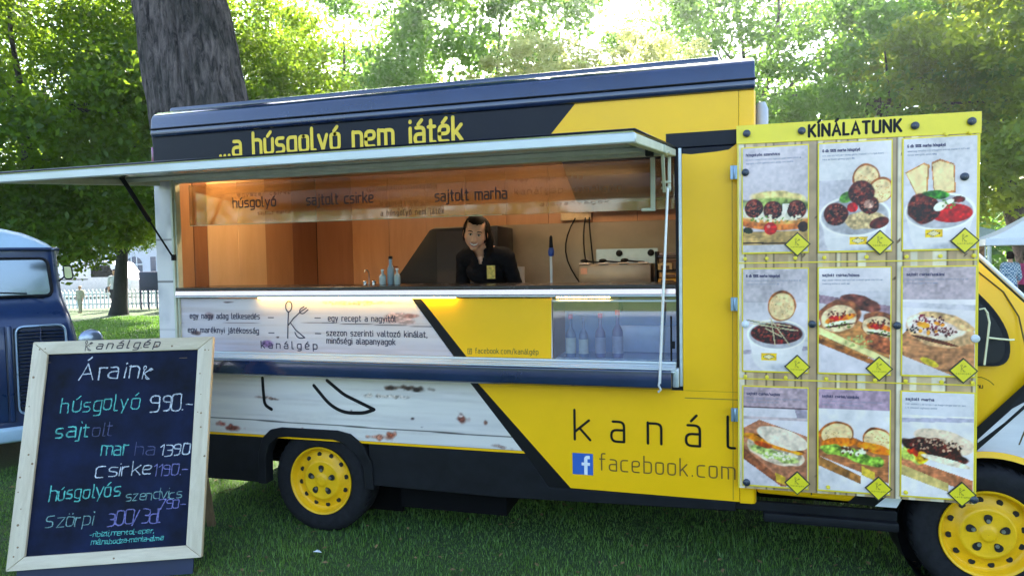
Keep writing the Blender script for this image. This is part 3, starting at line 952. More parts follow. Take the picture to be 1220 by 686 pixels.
# printed front of the counter
DX0, DX1, DZ0, DZ1 = -1.03, .72, 1.153, 1.4985
Dp = Paint(260, 64, (.82, .78, .77), 21)
Dp.blend(np.clip(vnoise(64, 260, 6, 31, .12) * 1.6 - .4, 0, 1) * .5, (.66, .62, .66), .2, 18, .1)
Dp.blend(np.clip(vnoise(64, 260, 22, 33, .05) * 2 - 1.2, 0, 1) * .5, (.70, .60, .55), .1)
def dw(x, z): return ((x - DX0) / (DX1 - DX0), (DZ1 - z) / (DZ1 - DZ0))
for x, z, rx, rz, c in ((.36, 1.375, .085, .03, (.76, .62, .58)), (.42, 1.39, .04, .014, (.60, .42, .38)), (.30, 1.36, .04, .012, (.76, .62, .58)), (-.45, 1.205, .035, .018, (.55, .42, .58)), (-.47, 1.207, .016, .009, (.35, .25, .4)), (-.7, 1.475, .03, .005, (.3, .2, .2)), (-.92, 1.27, .03, .012, (.4, .3, .3)), (-.83, 1.385, .03, .02, (.55, .45, .45)), (.1, 1.47, .2, .012, (.80, .70, .60)), (-.38, 1.25, .01, .006, (.3, .2, .2))):
    u, v = dw(x, z); Dp.ell(u, v, rx / (DX1 - DX0), rz / (DZ1 - DZ0), c, 0, .4, 30, .6, .4)
Dp.line(dw(-.1, 1.345), dw(.9, 1.318), .0016, (.25, .2, .22)); Dp.line(dw(-1.03, 1.335), dw(-.1, 1.345), .0008, (.5, .42, .42))
Dp.blend(np.clip(1 - Dp.v * 6, 0, 1) * .0, (.9, .8, .5))
clip_paint(Dp, 'wood_print', DX0, DX1 + .28, DZ0, DZ1, .018, (.662, .925))
mb = MB(); mb.box(-1.03, 1.528, .022, .034, DZ0, DZ1)
mb.build('counter_front', white, T)
decal([(.665, 1.4985), (.725, 1.4985), (1.008, 1.153), (.928, 1.153)], .0185, black, 'diagonal_band')
decal([(.7255, 1.4985), (1.528, 1.4985), (1.522, 1.153), (1.0085, 1.153)], .0185, yellow)
dkt = mat('violet_black_lettering', (.035, .03, .06), .5)
for s, x, z, w in (('egy nagy adag lelkesedés', -.945, 1.368, .54), ('egy maréknyi játékosság', -.965, 1.274, .55), ('egy recept a nagyitól', .095, 1.358, .462),
                   ('szezon szerinti valtozó kinálat,', .08, 1.266, .68), ('minőségi alapanyagok', .08, 1.217, .47)):
    mb = MB(); letters(mb, s, w, .024, .0058, xz(x, z, .0155, R(-.2)), sp=1.6)
    mb.build('lettering', dkt, T)
mb = MB()
for a, b in ((-.34, -.30), (-.0, .04)):
    for z in (1.376, 1.277):
        ribbon(mb, [(a, z), (b, z)], .006, xz(0, 0, .0155))
spoon_fork_k(mb, xz(-.215, 1.245, .0155), .235, .0075)
letters(mb, 'kanálgép', .41, .030, .0068, xz(-.40, 1.178, .0155), sp=3.2)
mb.build('lettering', dkt, T)
mb = MB(); letters(mb, 'facebook.com/kanálgép', .38, .020, .0035, xz(1.065, 1.175, .0155), sp=1.9)
ribbon(mb, [(1.03 - .012, 1.170), (1.03 - .012, 1.200), (1.03 + .012, 1.200), (1.03 + .012, 1.170), (1.03 - .012, 1.170)], .0035, xz(0, 0, .0155))
ribbon(mb, [(1.035, 1.195), (1.030, 1.192), (1.030, 1.172)], .004, xz(0, 0, .0155)); ribbon(mb, [(1.025, 1.185), (1.036, 1.185)], .003, xz(0, 0, .0155))
mb.build('lettering', mat('olive_lettering', (.10, .08, .01), .5), T)
# display case: back, shelf, glass
mb = MB(); mb.box(1.53, 2.217, .40, .415, 1.10, 1.395); mb.box(1.53, 2.217, .06, .40, 1.10, 1.145)
mb.build('display_liner', bluerefl, T, bevel=.002, seg=1)
mb = MB(); mb.box(1.86, 2.21, .37, .395, 1.15, 1.31)
mb.build('display_tray', mat('pale_blue_tray', (.45, .58, .86), .3, .1), T, bevel=.004)
mb = MB(); mb.box(1.53, 2.217, .41, .425, 1.397, 1.53)
mb.build('display_back', mat('dark_brown_back', (.13, .09, .065), .5), T)
mb = MB(); mb.box(1.87, 1.89, .35, .38, 1.40, 1.50)
mb.build('shelf_post', blackpl, T)
mb = MB(); mb.box(1.535, 2.217, .024, .030, 1.155, 1.50)
mb.build('display_pane', paneglass, T)
mb = MB(); mb.box(1.53, 2.217, .002, .02, 1.478, 1.488)
mb.build('display_rail', aluw, T, bevel=.002, seg=1)
mb = MB(); mb.tube([(2.19, .012, 1.155), (2.19, .012, 1.40)], .005, 8); mb.box(2.185, 2.21, -.004, .022, 1.225, 1.262)
mb.build('pane_latch', blackpl, T)
# tray with ridges and the navy lip below it
mb = MB()
for i, (y0, y1, z0, z1) in enumerate(((-.002, .02, 1.136, 1.152), (-.045, -.004, 1.132, 1.141), (-.088, -.048, 1.129, 1.138), (-.130, -.091, 1.126, 1.135))):
    mb.box(-1.03, 2.217, y0, y1, z0, z1)
mb.box(-1.03, 2.217, -.128, .0, 1.112, 1.124)
mb.build('tray_rails', aluw, T, bevel=.003)
mb = MB(); mb.prism([(-.134, 1.128), (-.142, 1.122), (-.142, 1.036), (-.118, 1.022), (0.0, 1.022), (0.0, 1.110), (-.13, 1.110)], -1.045, 2.195, 'X')
mb.build('folding_lip', navyg, T, bevel=.005)
mb = MB(); mb.box(2.197, 2.232, -.06, -.008, 1.024, 1.125)
mb.build('lip_hinge', aluw, T, bevel=.006)

# --- raised serving flap
FT = bpy.data.objects.new('serving_flap', None); COL.objects.link(FT); FT.parent = T
FT.location = (0, -.002, 2.290); FT.rotation_euler = (math.atan2(.098, 1.1), 0, 0)
def fbox(x0, x1, y0, y1, z0, z1, name, mt, bev=.003, xr=None):
    mb = MB()
    xr = xr if xr is not None else x1
    mb.prism([(x0, y0), (xr, y0), (x1, y1), (x0, y1)], z0, z1, 'Z')
    return mb.build(name, mt, FT, bevel=bev, seg=1)
FX = -1.16
fbox(FX, 2.225, -1.11, 0, .0108, .019, 'flap_skin', navy, .004, 2.105)
fbox(FX + .01, 2.215, -1.10, -.005, .004, .0105, 'flap_underside', undermetal, 0, 2.095)
fbox(FX, 2.105, -1.112, -1.075, -.035, .0035, 'front_rail', aluw, .005)
fbox(FX + .005, 2.10, -1.073, -1.066, -.012, .003, 'rail_seal', rubber, 0)
mb = MB(); mb.prism([(2.062, -1.074), (2.104, -1.074), (2.222, -.01), (2.18, -.01)], -.035, .0035, 'Z')
mb.build('side_rail', creme, FT, bevel=.004, seg=1)
mb = MB(); mb.box(FX, FX + .04, -1.074, -.01, -.035, .0035)
mb.build('side_rail', creme, FT, bevel=.004, seg=1)
fbox(FX + .05, 2.10, -.32, -.285, -.022, .0035, 'cross_rail', creme, .003)
fbox(2.085, 2.125, -.36, -.30, -.045, .002, 'catch_block', blackpl, .004)
# scissor bracket, hanging lever, prop rod and gas strut
mb = MB()
for (x, y0, z0, y1, z1, w) in ((2.165, -.30, 2.255, -.12, 2.065, .016), (2.190, -.06, 2.275, -.10, 2.065, .016), (2.178, -.42, 2.235, -.05, 2.262, .018)):
    d = Vector((0, y1 - y0, z1 - z0)).normalized(); nn = Vector((0, -d.z, d.y)) * w
    p0 = Vector((x, y0, z0)); p1 = Vector((x, y1, z1)); t = Vector((.008, 0, 0))
    mb.add([p0 - nn - t, p0 + nn - t, p1 + nn - t, p1 - nn - t, p0 - nn + t, p0 + nn + t, p1 + nn + t, p1 - nn + t],
           [(0, 1, 2, 3), (4, 7, 6, 5), (0, 4, 5, 1), (1, 5, 6, 2), (2, 6, 7, 3), (3, 7, 4, 0)])
for y, z in ((-.11, 2.08), (-.11, 2.11), (-.27, 2.24), (-.06, 2.255)):
    mb.lathe([(.007, -.03), (.007, .022)], 8, (2.178, y, z), 'X')
mb.build('scissor_bracket', creme, T, bevel=.002, seg=1)
mb = MB(); mb.box(2.083, 2.110, .046, .054, 1.985, 2.265); mb.box(2.035, 2.110, .030, .060, 1.972, 1.990)
mb.build('hanging_lever', creme, T, bevel=.003, seg=1)
mb = MB(); mb.tube([(2.182, -.11, 2.08), (2.135, -.15, 1.06)], .0075, 10); mb.tube([(2.135, -.15, 1.075), (2.13, -.153, 1.05), (2.142, -.155, 1.03), (2.128, -.15, 1.015)], .006, 6)
mb.build('prop_rod', mat('white_rod', (.70, .71, .72), .3, .3), T, smooth=True)
mb = MB()
a, b = Vector((-1.075, -.36, 2.262)), Vector((-1.037, -.012, 1.774)); c = a.lerp(b, .52)
mb.tube([a, c], .0135, 12); mb.tube([c, b], .006, 10); mb.ellipsoid(a, (.016,) * 3, 8, 6); mb.ellipsoid(b, (.014,) * 3, 8, 6); mb.box(-1.05, -1.025, -.016, .0, 1.755, 1.795)
mb.build('gas_strut', blackpl, T, smooth=True)

# --- lettered glass screen hanging in the top of the opening
mb = MB(); mb.box(-.99, 2.21, .098, .104, 1.985, 2.262)
screenm = glass('screen_glass', (.92, .82, .68), 0.0, .05, ((.50, .33, .16), .20))  # brown-gold mix paints a warm haze into the screen
sc = mb.build('glass_screen', screenm, T)
mb = MB(); mb.box(-.99, 1.22, .0955, .0968, 1.985, 1.989)
mb.build('screen_edge', creme, sc)
for s, x, z, w, xh, sw, mt_ in (('húsgolyó', -.64, 2.098, .325, .042, .0085, 0), ('sajtolt csirke', -.085, 2.094, .47, .044, .009, 0), ('sajtolt marha', .80, 2.082, .45, .044, .009, 0),
                           ('a húsgolyó nem játék', .435, 2.008, .42, .021, .0045, 1), ('kanálgép', .43, 2.062, .30, .026, .0035, 2), ('sajtolt marha', -.45, 2.045, .24, .016, .0028, 2),
                           ('egy maréknyi játékosság', .34, 2.165, .47, .02, .003, 2), ('kanálgép kanálgép', 1.30, 2.10, .62, .024, .003, 2), ('egyszer csirke', -.6, 2.17, .4, .016, .0025, 2), ('szezon szerinti', .55, 2.035, .3, .014, .0025, 2),
                           ('egy nagy adag', 1.3, 2.18, .4, .014, .0025, 2), ('alapanyagok', 1.45, 2.03, .4, .014, .0025, 2)):
    mb = MB(); letters(mb, s, w, xh, sw, xz(x, z, .0970), sp=1.5 if mt_ == 0 else 2.4)
    mb.build('lettering', (dkt, mat('brown_screen_print', (.10, .045, .02), .6), mat('faint_screen_print', (.25, .11, .05), .6))[mt_], sc)

# --- cab
CY0, CY1 = .05, 1.95
top = [(2.63, 2.42), (2.74, 2.43), (2.95, 2.33), (3.20, 2.17)]
ws = [(3.655, 1.705), (3.86, 1.478), (4.02, 1.315)]
front = [(4.30, 1.16), (4.44, 1.03), (4.50, .86), (4.52, .62), (4.50, .42), (4.42, .36), (4.14, .36)]
archp = [(3.70 + .405 * math.cos(a), .33 + .405 * math.sin(a)) for a in [math.radians(t) for t in range(10, 172, 9)]]
sill = [(3.28, .43), (2.63, .445)]
poly = top + ws + front + archp + sill
# side skin with a slight tumblehome: upper points lean inwards
def cy(z): return CY0 + max(0, z - 1.05) * .13
mb = MB()
n = len(poly)
vs = [(x, cy(z), z) for x, z in poly] + [(x, 2.0 - cy(z), z) for x, z in poly]
mb.add(vs, [tuple(range(n)), tuple(reversed(range(n, 2 * n)))] + [(i, i + n, (i + 1) % n + n, (i + 1) % n) for i in range(n)])
cab = mb.build('cab', yellow, T, bevel=.022, seg=3)
def cpl(poly, off, th, name, mt, bev=.0):
    mb = MB(); n = len(poly)
    vs = [(x, cy(z) - off - th, z) for x, z in poly] + [(x, cy(z) - off + .001, z) for x, z in poly]
    mb.add(vs, [tuple(range(n)), tuple(reversed(range(n, 2 * n)))] + [(i, i + n, (i + 1) % n + n, (i + 1) % n) for i in range(n)])
    return mb.build(name, mt, cab, bevel=bev, seg=1)
win = [(2.98, 1.18)] + fillet([(3.0, 1.168), (3.782, 1.168), (3.792, 1.30), (3.735, 1.42), (3.42, 1.78), (3.10, 1.95), (2.95, 1.95)], .07, 5) + [(2.95, 1.2)]
cpl([p for p in fillet([(2.94, 1.9), (2.94, 1.158), (3.79, 1.158), (3.803, 1.30), (3.745, 1.43), (3.43, 1.795), (3.10, 1.965), (2.94, 1.965), (2.94, 1.9)], .07, 5)][:-1], 0, .003, 'window_rubber', rubber)
cpl([p for p in fillet([(2.96, 1.9), (2.96, 1.172), (3.765, 1.172), (3.778, 1.30), (3.725, 1.41), (3.42, 1.775), (3.09, 1.945), (2.96, 1.945), (2.96, 1.9)], .06, 5)][:-1], .003, .003, 'side_window', darkglass)
mb = MB()
mb.add([(3.22, .24, 2.165), (3.22, 1.76, 2.165), (4.03, 1.86, 1.325), (4.03, .14, 1.325), (3.19, .24, 2.14), (3.19, 1.76, 2.14), (4.0, 1.86, 1.30), (4.0, .14, 1.30)],
       [(0, 1, 2, 3), (7, 6, 5, 4), (0, 4, 5, 1), (1, 5, 6, 2), (2, 6, 7, 3), (3, 7, 4, 0)])
mb.build('windscreen', darkglass, cab, loc=(.012, 0, .014))
def arun(off, lift, r, mt, name):
    pts = [(x + lift, cy(z) + off, z + lift * .9) for x, z in ((3.18, 2.175), (3.655, 1.705), (3.86, 1.478), (4.03, 1.31))]
    mb = MB(); mb.tube(pts, r, 8); mb.build(name, mt, cab, smooth=True)
arun(.045, .004, .019, mat('dark_green_seal', (.02, .035, .03), .4), 'pillar_seal')
arun(.015, .014, .010, white, 'pillar_trim')
mb = MB(); mb.tube([(x, cy(z) - .001, z) for x, z in ((3.1, 2.11), (3.55, 1.74), (3.78, 1.52), (3.84, 1.40), (3.87, 1.20), (3.87, .9), (3.83, .78))], .0035, 6)
mb.build('door_gap', mat('door_gap_shadow', (.10, .06, .005), .7), cab)
cpl([(3.655, .795), (3.655, .735), (3.70, .7375), (3.95, .69), (4.5, .62), (4.5, 1.0), (4.3, 1.10), (4.02, 1.10), (3.955, 1.06), (3.80, .955)], .0, .0022, 'wood_print', mat('whitewashed_print', (.62, .60, .60), .4, 0, .15, 5, stretch=(.3, 1, 2)))
cpl([(3.60, .80), (3.61, .72), (3.655, .745), (3.96, 1.075), (4.05, 1.20), (3.97, 1.20)], .0026, .002, 'diagonal_band', black)
mb = MB()
ring = [(3.70 + .425 * math.cos(a), .33 + .415 * math.sin(a)) for a in [math.radians(t) for t in range(4, 150, 6)]]
ring2 = [(3.70 + .395 * math.cos(a), .33 + .385 * math.sin(a)) for a in [math.radians(t) for t in range(4, 150, 6)]]
n = len(ring); vs = [(x, .030, z) for x, z in ring] + [(x, .022, z) for x, z in ring2] + [(x, .09, z) for x, z in ring2]
mb.add(vs, [(i, i + 1, i + 1 + n, i + n) for i in range(n - 1)] + [(i + n, i + 1 + n, i + 1 + 2 * n, i + 2 * n) for i in range(n - 1)])
mb.build('arch_trim', yellow, cab, smooth=True)
mb = MB(); mb.lathe([(.392, .07), (.392, .35), (.10, .36)], 36, (3.7, 0, .33), 'Y', False); mb.build('wheel_well', blackpl, cab)
mb = MB(); mb.tube([(x, cy(z) - .001, z) for x, z in ((2.90, .46), (2.90, 1.0), (2.90, 2.2))], .0035, 6); mb.build('door_gap', mat('door_gap_shadow', (.10, .06, .005), .7), cab)
cpl([(3.14, .505), (3.07, .43), (3.20, .425), (3.28, .505)], .0, .003, 'diagonal_band', black)
cpl([(3.2805, .505), (3.2005, .425), (3.30, .425), (3.34, .505)], .0, .003, 'sill_print', white)
mb = MB(); mb.box(2.66, 3.30, -.005, .06, .315, .362)
mb.build('side_step', blackpl, cab, bevel=.008)
mb = MB(); mb.box(4.40, 4.56, .1, 1.9, .34, .62); mb.build('bumper', blackpl, cab, bevel=.05, seg=3)
mb = MB(); mb.box(4.44, 4.515, .14, .50, .78, .98); mb.build('headlight', darkglass, cab, bevel=.02)
mb = MB(); mb.box(4.44, 4.515, 1.50, 1.86, .78, .98); mb.build('headlight', darkglass, cab, bevel=.02)
mb = MB(); mb.box(4.47, 4.525, .6, 1.4, .76, .94); mb.build('grille', blackpl, cab, bevel=.01)
mb = MB(); letters(mb, 'n.hu', .045, .014, .004, xz(3.628, 1.052, .046)); ribbon(mb, fillet([(3.63, 1.095), (3.66, 1.11), (3.70, 1.09), (3.72, 1.07)], .03), .003, xz(0, 0, .046)); mb.build('lettering', black, cab)
mb = MB(); mb.box(3.50, 3.632, -.022, .045, 1.20, 1.46)
mir = mb.build('door_mirror', blackpl, T, bevel=.03, seg=3)
mb = MB(); mb.tube([(3.632, -.105, 1.44), (3.640, -.112, 1.39), (3.632, -.112, 1.30), (3.622, -.110, 1.19)], .0045, 6); mb.tube([(3.60, -.106, 1.45), (3.62, -.11, 1.455), (3.634, -.112, 1.43)], .004, 6)
mb.tube([(3.637, -.113, 1.318), (3.68, -.10, 1.312), (3.745, -.06, 1.303), (3.775, -.02, 1.300)], .0045, 6)
mb.build('tie_cord', mat('pale_yellow_cord', (.70, .66, .40), .8), mir, smooth=True)

# ================================================================== MENU BOARD
board = thing('menu_board', 'tall wood-printed menu board of nine food posters under a yellow title strip', 'menu board', (3.07, -.05, .49))
BX0, BX1, BZ0, BZ1 = -.54, .545, 0.015, 1.885
mb = MB(); mb.box(BX0, BX1, .0, .022, BZ0, BZ1)
mb.build('back_panel', pine, board, bevel=.002, seg=1)
bp_ = Paint(150, 240, (.80, .70, .55), 44)
r_ = random.Random(5); u = 0
while u < 1:                                        # printed vertical boards
    w = r_.uniform(.022, .04); c = r_.choice([(.86, .77, .62), (.76, .63, .46), (.90, .83, .71), (.70, .57, .42), (.81, .69, .52)])
    bp_.rect(u, 0, u + w, 1, c, .12, 30); bp_.line((u, 0), (u, 1), .0012, (.42, .33, .22)); u += w
for _ in range(60):
    bp_.ell(r_.random(), r_.random(), .004, .006, (.35, .22, .14), r_.uniform(20, 60), .2, 20, .5)
bp_.obj('board_print', printm, BX0, BX1, BZ0, BZ1, -.001, board)
mb = MB(); mb.prism([(BX0 - .004, 1.802), (BX1 + .004, 1.786), (BX1 + .004, 1.888), (BX0 - .004, 1.896)], -.006, .002)
yb = mat('yellow_board_plastic', (.86, .66, .03), .4, 0, .05)
tt = mb.build('title_strip', yb, board, bevel=.001, seg=1)
each_letter('KÍNÁLATUNK', .41, .040, .0125, lambda u: xz(-.200 + u, 1.818, -.0066), black, tt, sp=1.9)
mb = MB()
for z in (1.192, .592):
    mb.box(BX0, BX1, -.004, -.0012, z - .003, z + .003)
mb.box(BX0, BX0 + .006, -.0035, -.0012, BZ0, BZ1); mb.box(BX1 - .006, BX1, -.0035, -.0012, BZ0, BZ1)
mb.build('yellow_line', yb, board)
mb = MB()
for z in (1.66, .98, .40):
    mb.box(BX0 - .035, BX0 + .0, -.004, .004, z - .035, z + .035); mb.tube([(BX0 - .016, -.006, z - .035), (BX0 - .016, -.006, z + .035)], .006, 8)
mb.build('hinge', mat('blue_grey_hinge', (.25, .35, .45), .35, .6), board, bevel=.001, seg=1)

def P_base(seed, bg, low=None):
    p = Paint(88, 140, bg, seed, 1.62)
    p.blend(vnoise(140, 88, 4, seed + 3) * .25, (.6, .58, .66))
    if low: p.rect(0, low[0], 1, 1, low[1], .06, 8)
    return p
def meatball(p, x, y, r, seed):
    p.ell(x, y, r, r / 1.62, (.34, .15, .12), 0, .75, 34, .1, .07)
    p.ell(x - r * .2, y - r * .18, r * .55, r * .35, (.47, .24, .20), 0, .8, 40, .7)
    p.specks(x, y, r * .8, r * .5, 26, .012, (.62, .40, .34), seed); p.specks(x, y + r * .2, r * .8, r * .4, 18, .012, (.14, .05, .05), seed + 1)
def bowl(p, cx=.5, cy=.60, rx=.47, ry=.15, inner=(.70, .71, .76)):
    p.ell(cx, cy + .17, rx * .86, ry * 1.45, (.86, .87, .91), 0, .03, 6, .06)
    p.poly([(cx - rx, cy), (cx + rx, cy), (cx + rx * .8, cy + .2), (cx - rx * .8, cy + .2)], (.87, .88, .92), .03)
    p.ell(cx + .1, cy + .33, rx * .5, .04, (.74, .76, .82), 0, .02, 6, .8)
    p.ell(cx, cy, rx, ry, (.92, .93, .96), 0, .02, 6, .05)
    p.ell(cx, cy + .004, rx * .93, ry * .90, inner, 0, .05, 8, .06)
def badge(p, x, y):
    p.poly([(x - .12, y - .037), (x + .13, y - .035), (x + .12, y + .037), (x - .12, y + .035)], (.92, .80, .16), .03)
    p.poly([(x - .10, y), (x, y - .028), (x + .10, y), (x, y + .028)], (.35, .3, .1), .0)
    p.poly([(x - .085, y), (x, y - .023), (x + .085, y), (x, y + .023)], (.86, .84, .72), .05)
def bread(p, x, y, rx, ry, rot=0):
    p.ell(x, y, rx, ry, (.66, .42, .22), rot, .3, 20, .06, .05)
    p.ell(x, y + .006, rx * .90, ry * .88, (.93, .84, .68), rot, .14, 26, .08, .04)
    p.specks(x, y, rx * .7, ry * .7, 22, .009, (.80, .66, .46), int(x * 99))
def sandwich(p, cx, cy, col_top, fill, rot=0):
    pass
posters = []
p = P_base(1, (.84, .83, .88), (.86, (.82, .82, .86)))                      # three meatballs in a roll
p.ell(.55, .50, .42, .08, (.86, .80, .58), 4, .3, 20, .2, .1); p.ell(.5, .55, .5, .07, (.60, .68, .42), 2, .4, 24, .3, .15)
p.rect(0, .80, 1, .93, (.76, .66, .46), .2, 40, .2); p.rect(0, .90, .7, .915, (.35, .27, .2), .2, slope=.02)
p.ell(.5, .71, .58, .085, (.80, .50, .26), 2, .35, 18, .08, .05); p.ell(.5, .685, .52, .05, (.90, .66, .40), 3, .3, 18, .3)
p.ell(.5, .645, .52, .05, (.90, .90, .86), 3, .2, 20, .3, .2)
for x, y, s_ in ((.17, .58, 1), (.47, .60, 2), (.83, .60, 3)): meatball(p, x, y, .145, s_)
p.poly([(.62, .54), (.72, .545), (.66, .65), (.60, .68)], (.95, .94, .92), .1); p.specks(.55, .68, .4, .03, 26, .02, (.93, .92, .86), 4); p.specks(.5, .69, .45, .03, 12, .016, (.45, .60, .25), 8)
p.ell(.43, .775, .10, .06, (.78, .10, .10), 0, .15, 10, .08); p.ell(.40, .755, .03, .018, (.95, .62, .6), 0, 0, 9, .7); p.ell(.93, .765, .08, .05, (.30, .20, .14), 0, .3); p.ell(.08, .79, .08, .03, (.22, .27, .16), 10, .3)
posters.append((p, 'húsgolyós szendvics'))
p = P_base(2, (.88, .89, .93), (.34, (.80, .80, .86)))                      # bowl of meatballs with bread
bowl(p, .5, .68, .50, .19)
bread(p, .66, .33, .19, .13, -5); bread(p, .86, .45, .17, .12, 25)
p.ell(.40, .50, .12, .045, (.42, .62, .28), -20, .4, 24, .2, .2)
p.ell(.64, .72, .30, .085, (.84, .76, .60), -5, .3, 30, .1, .12); p.ell(.84, .75, .14, .05, (.42, .2, .18), -20, .4)
for x, y, r, s_ in ((.24, .66, .17, 5), (.60, .47, .18, 6), (.70, .58, .14, 7)): meatball(p, x, y, r, s_)
p.ell(.70, .575, .07, .04, (.80, .66, .62), 0, .5, 40, .3); p.ell(.47, .60, .075, .045, (.80, .14, .20), 0, .2, 20, .1)
badge(p, .55, .91)
posters.append((p, '6 db 100% marha húsgolyó'))
p = P_base(3, (.86, .87, .92), (.42, (.83, .84, .90)))                      # bowl with red sauce
bowl(p, .50, .66, .49, .17)
p.poly([(.02, .30), (.28, .22), (.36, .24), (.33, .50), (.20, .54)], (.80, .60, .36), .2); p.poly([(.04, .31), (.27, .235), (.33, .25), (.31, .50), (.20, .52)], (.93, .85, .68), .1)
p.poly([(.38, .22), (.50, .19), (.70, .24), (.72, .50), (.42, .50)], (.78, .56, .34), .2); p.poly([(.40, .235), (.50, .21), (.68, .25), (.70, .48), (.43, .49)], (.94, .87, .70), .1)
p.ell(.66, .68, .29, .085, (.72, .13, .17), 0, .12, 12, .08); meatball(p, .28, .63, .22, 9); p.ell(.28, .67, .22, .075, (.34, .17, .13), 0, .8, 40, .1, .05)
p.ell(.45, .51, .16, .035, (.28, .52, .20), 8, .5, 26, .2, .25); p.ell(.76, .56, .09, .03, (.40, .15, .14), 0, .5)
p.ell(.50, .62, .09, .03, (.93, .92, .88), -20, .2, 26, .2, .3); p.ell(.63, .58, .07, .022, (.93, .92, .86), -25, .2, 26, .2, .3); p.specks(.6, .6, .12, .04, 14, .012, (.45, .60, .3), 3)
badge(p, .42, .86)
posters.append((p, '6 db 100% marha húsgolyó'))
p = P_base(4, (.80, .79, .84), (.33, (.84, .84, .90)))                      # stew bowl with bread and herbs
p.rect(0, .80, 1, .84, (.70, .68, .76), .1, slope=-.05)
bowl(p, .52, .64, .46, .15); p.ell(.52, .63, .40, .105, (.36, .15, .14), 0, .8, 40, .06)
p.specks(.5, .63, .34, .08, 50, .018, (.22, .09, .08), 4); p.specks(.5, .63, .34, .08, 36, .014, (.58, .32, .26), 9)
bread(p, .60, .36, .22, .15, 8)
for a, b in (((.08, .50), (.75, .56)), ((.12, .53), (.85, .60)), ((.42, .48), (.72, .74)), ((.28, .55), (.8, .60)), ((.44, .50), (.50, .74)), ((.35, .58), (.6, .66))): p.line(a, b, .008, (.78, .76, .66))
p.line((.06, .50), (.6, .58), .006, (.35, .45, .3)); badge(p, .40, .86)
posters.append((p, '6 db 100% marha húsgolyó'))
def wrap_half(p, x, y, s_, flip=1):
    p.ell(x, y - .03 * s_, .30 * s_, .145 * s_, (.56, .38, .28), -12 * flip, .3, 18, .08, .1)
    p.ell(x - .02, y, .26 * s_, .125 * s_, (.88, .80, .68), -12 * flip, .2, 22, .08, .08)
    p.ell(x, y + .005, .20 * s_, .035, (.90, .52, .12), -14 * flip, .35, 26, .2, .25); p.ell(x, y + .045, .22 * s_, .022, (.95, .92, .86), -10 * flip, .1); p.ell(x, y + .065, .22 * s_, .012, (.34, .20, .14), -10 * flip, .1)
    p.specks(x, y - .05, .18 * s_, .04, 16, .014, (.45, .25, .22), 7); p.specks(x, y - .01, .15 * s_, .02, 5, .03, (.70, .10, .08), 12); p.specks(x, y + .06, .2, .03, 16, .012, (.45, .55, .25), 13)
p = P_base(5, (.88, .88, .93), (.22, (.80, .80, .86)))
p.poly([(0, .25), (1, .36), (1, .44), (0, .33)], (.66, .58, .66), .12, 20, .2); p.poly([(0, .55), (.2, .40), (1, .62), (1, .90), (0, .72)], (.72, .54, .36), .2, 40, .2)
p.poly([(0, .56), (1, .86), (1, .92), (0, .63)], (.86, .84, .64), .15); p.poly([(0, .66), (1, .93), (1, .98), (0, .72)], (.60, .42, .26), .2)
p.ell(.58, .33, .30, .07, (.50, .33, .30), 16, .35, 20, .1, .1)
wrap_half(p, .30, .48, 1.0); wrap_half(p, .86, .56, .85, -1); p.ell(.88, .72, .25, .07, (.66, .42, .30), 28, .4, 24, .1)
p.specks(.55, .70, .2, .06, 22, .02, (.70, .74, .50), 5)
posters.append((p, 'sajtolt csirke/húsos'))
p = P_base(6, (.75, .71, .76), (.30, (.86, .86, .91)))
p.rect(0, .32, 1, .37, (.78, .78, .84), .1, slope=.03); p.poly([(0, .62), (.2, .5), (1, .68), (1, .98), (.7, 1), (0, .82)], (.74, .56, .42), .15, 40, .2)
p.ell(.52, .58, .50, .155, (.80, .68, .54), 12, .25, 18, .06, .08); p.ell(.48, .55, .42, .115, (.93, .90, .86), 12, .15, 24, .1, .12); p.ell(.62, .50, .40, .05, (.84, .72, .56), 18, .3)
p.ell(.40, .55, .34, .085, (.90, .84, .84), 10, .2, 30, .2, .2); p.specks(.35, .51, .24, .07, 60, .014, (.50, .22, .30), 3); p.specks(.55, .60, .2, .04, 30, .016, (.46, .26, .26), 5)
p.specks(.4, .56, .3, .05, 12, .03, (.93, .66, .20), 6); p.ell(.45, .68, .34, .018, (.45, .28, .16), 14, .3); p.specks(.14, .58, .08, .03, 12, .014, (.2, .2, .2), 2); p.ell(.38, .88, .14, .03, (.86, .80, .28), 25, .2)
posters.append((p, 'sajtolt csirke/szalámi'))
p = P_base(7, (.70, .64, .70), (.20, (.84, .84, .90)))
p.rect(0, .20, 1, .215, (.45, .38, .42), .1); p.poly([(.8, .21), (1, .21), (1, .31), (.84, .30)], (.66, .64, .72), .05); p.rect(0, .30, 1, .33, (.78, .74, .78), .1)
p.poly([(0, .42), (.25, .33), (1, .48), (1, .95), (.62, 1), (0, .68)], (.74, .54, .44), .12, 40, .2); p.poly([(0, .62), (.6, .93), (.6, 1), (0, .74)], (.62, .42, .32), .15)
p.ell(.50, .64, .47, .125, (.90, .84, .78), 17, .2, 20, .06, .07); p.ell(.50, .62, .44, .085, (.80, .76, .70), 18, .3)
p.ell(.45, .67, .38, .05, (.72, .80, .52), 17, .5, 26, .2, .3); p.specks(.55, .69, .3, .035, 26, .02, (.92, .92, .86), 5)
p.ell(.46, .565, .46, .050, (.93, .62, .16), 17, .3, 24, .15, .22); p.ell(.30, .58, .15, .03, (.80, .40, .14), 12, .4, 24, .3, .3); p.ell(.56, .56, .40, .018, (.34, .22, .14), 19, .4, 26, .3); p.ell(.62, .51, .42, .095, (.90, .86, .82), 17, .16, 18, .06, .06)
p.poly([(.50, .86), (.66, .90), (.66, .98), (.52, .95)], (.82, .72, .30), .1)
posters.append((p, 'sajtolt csirke/sajtos'))
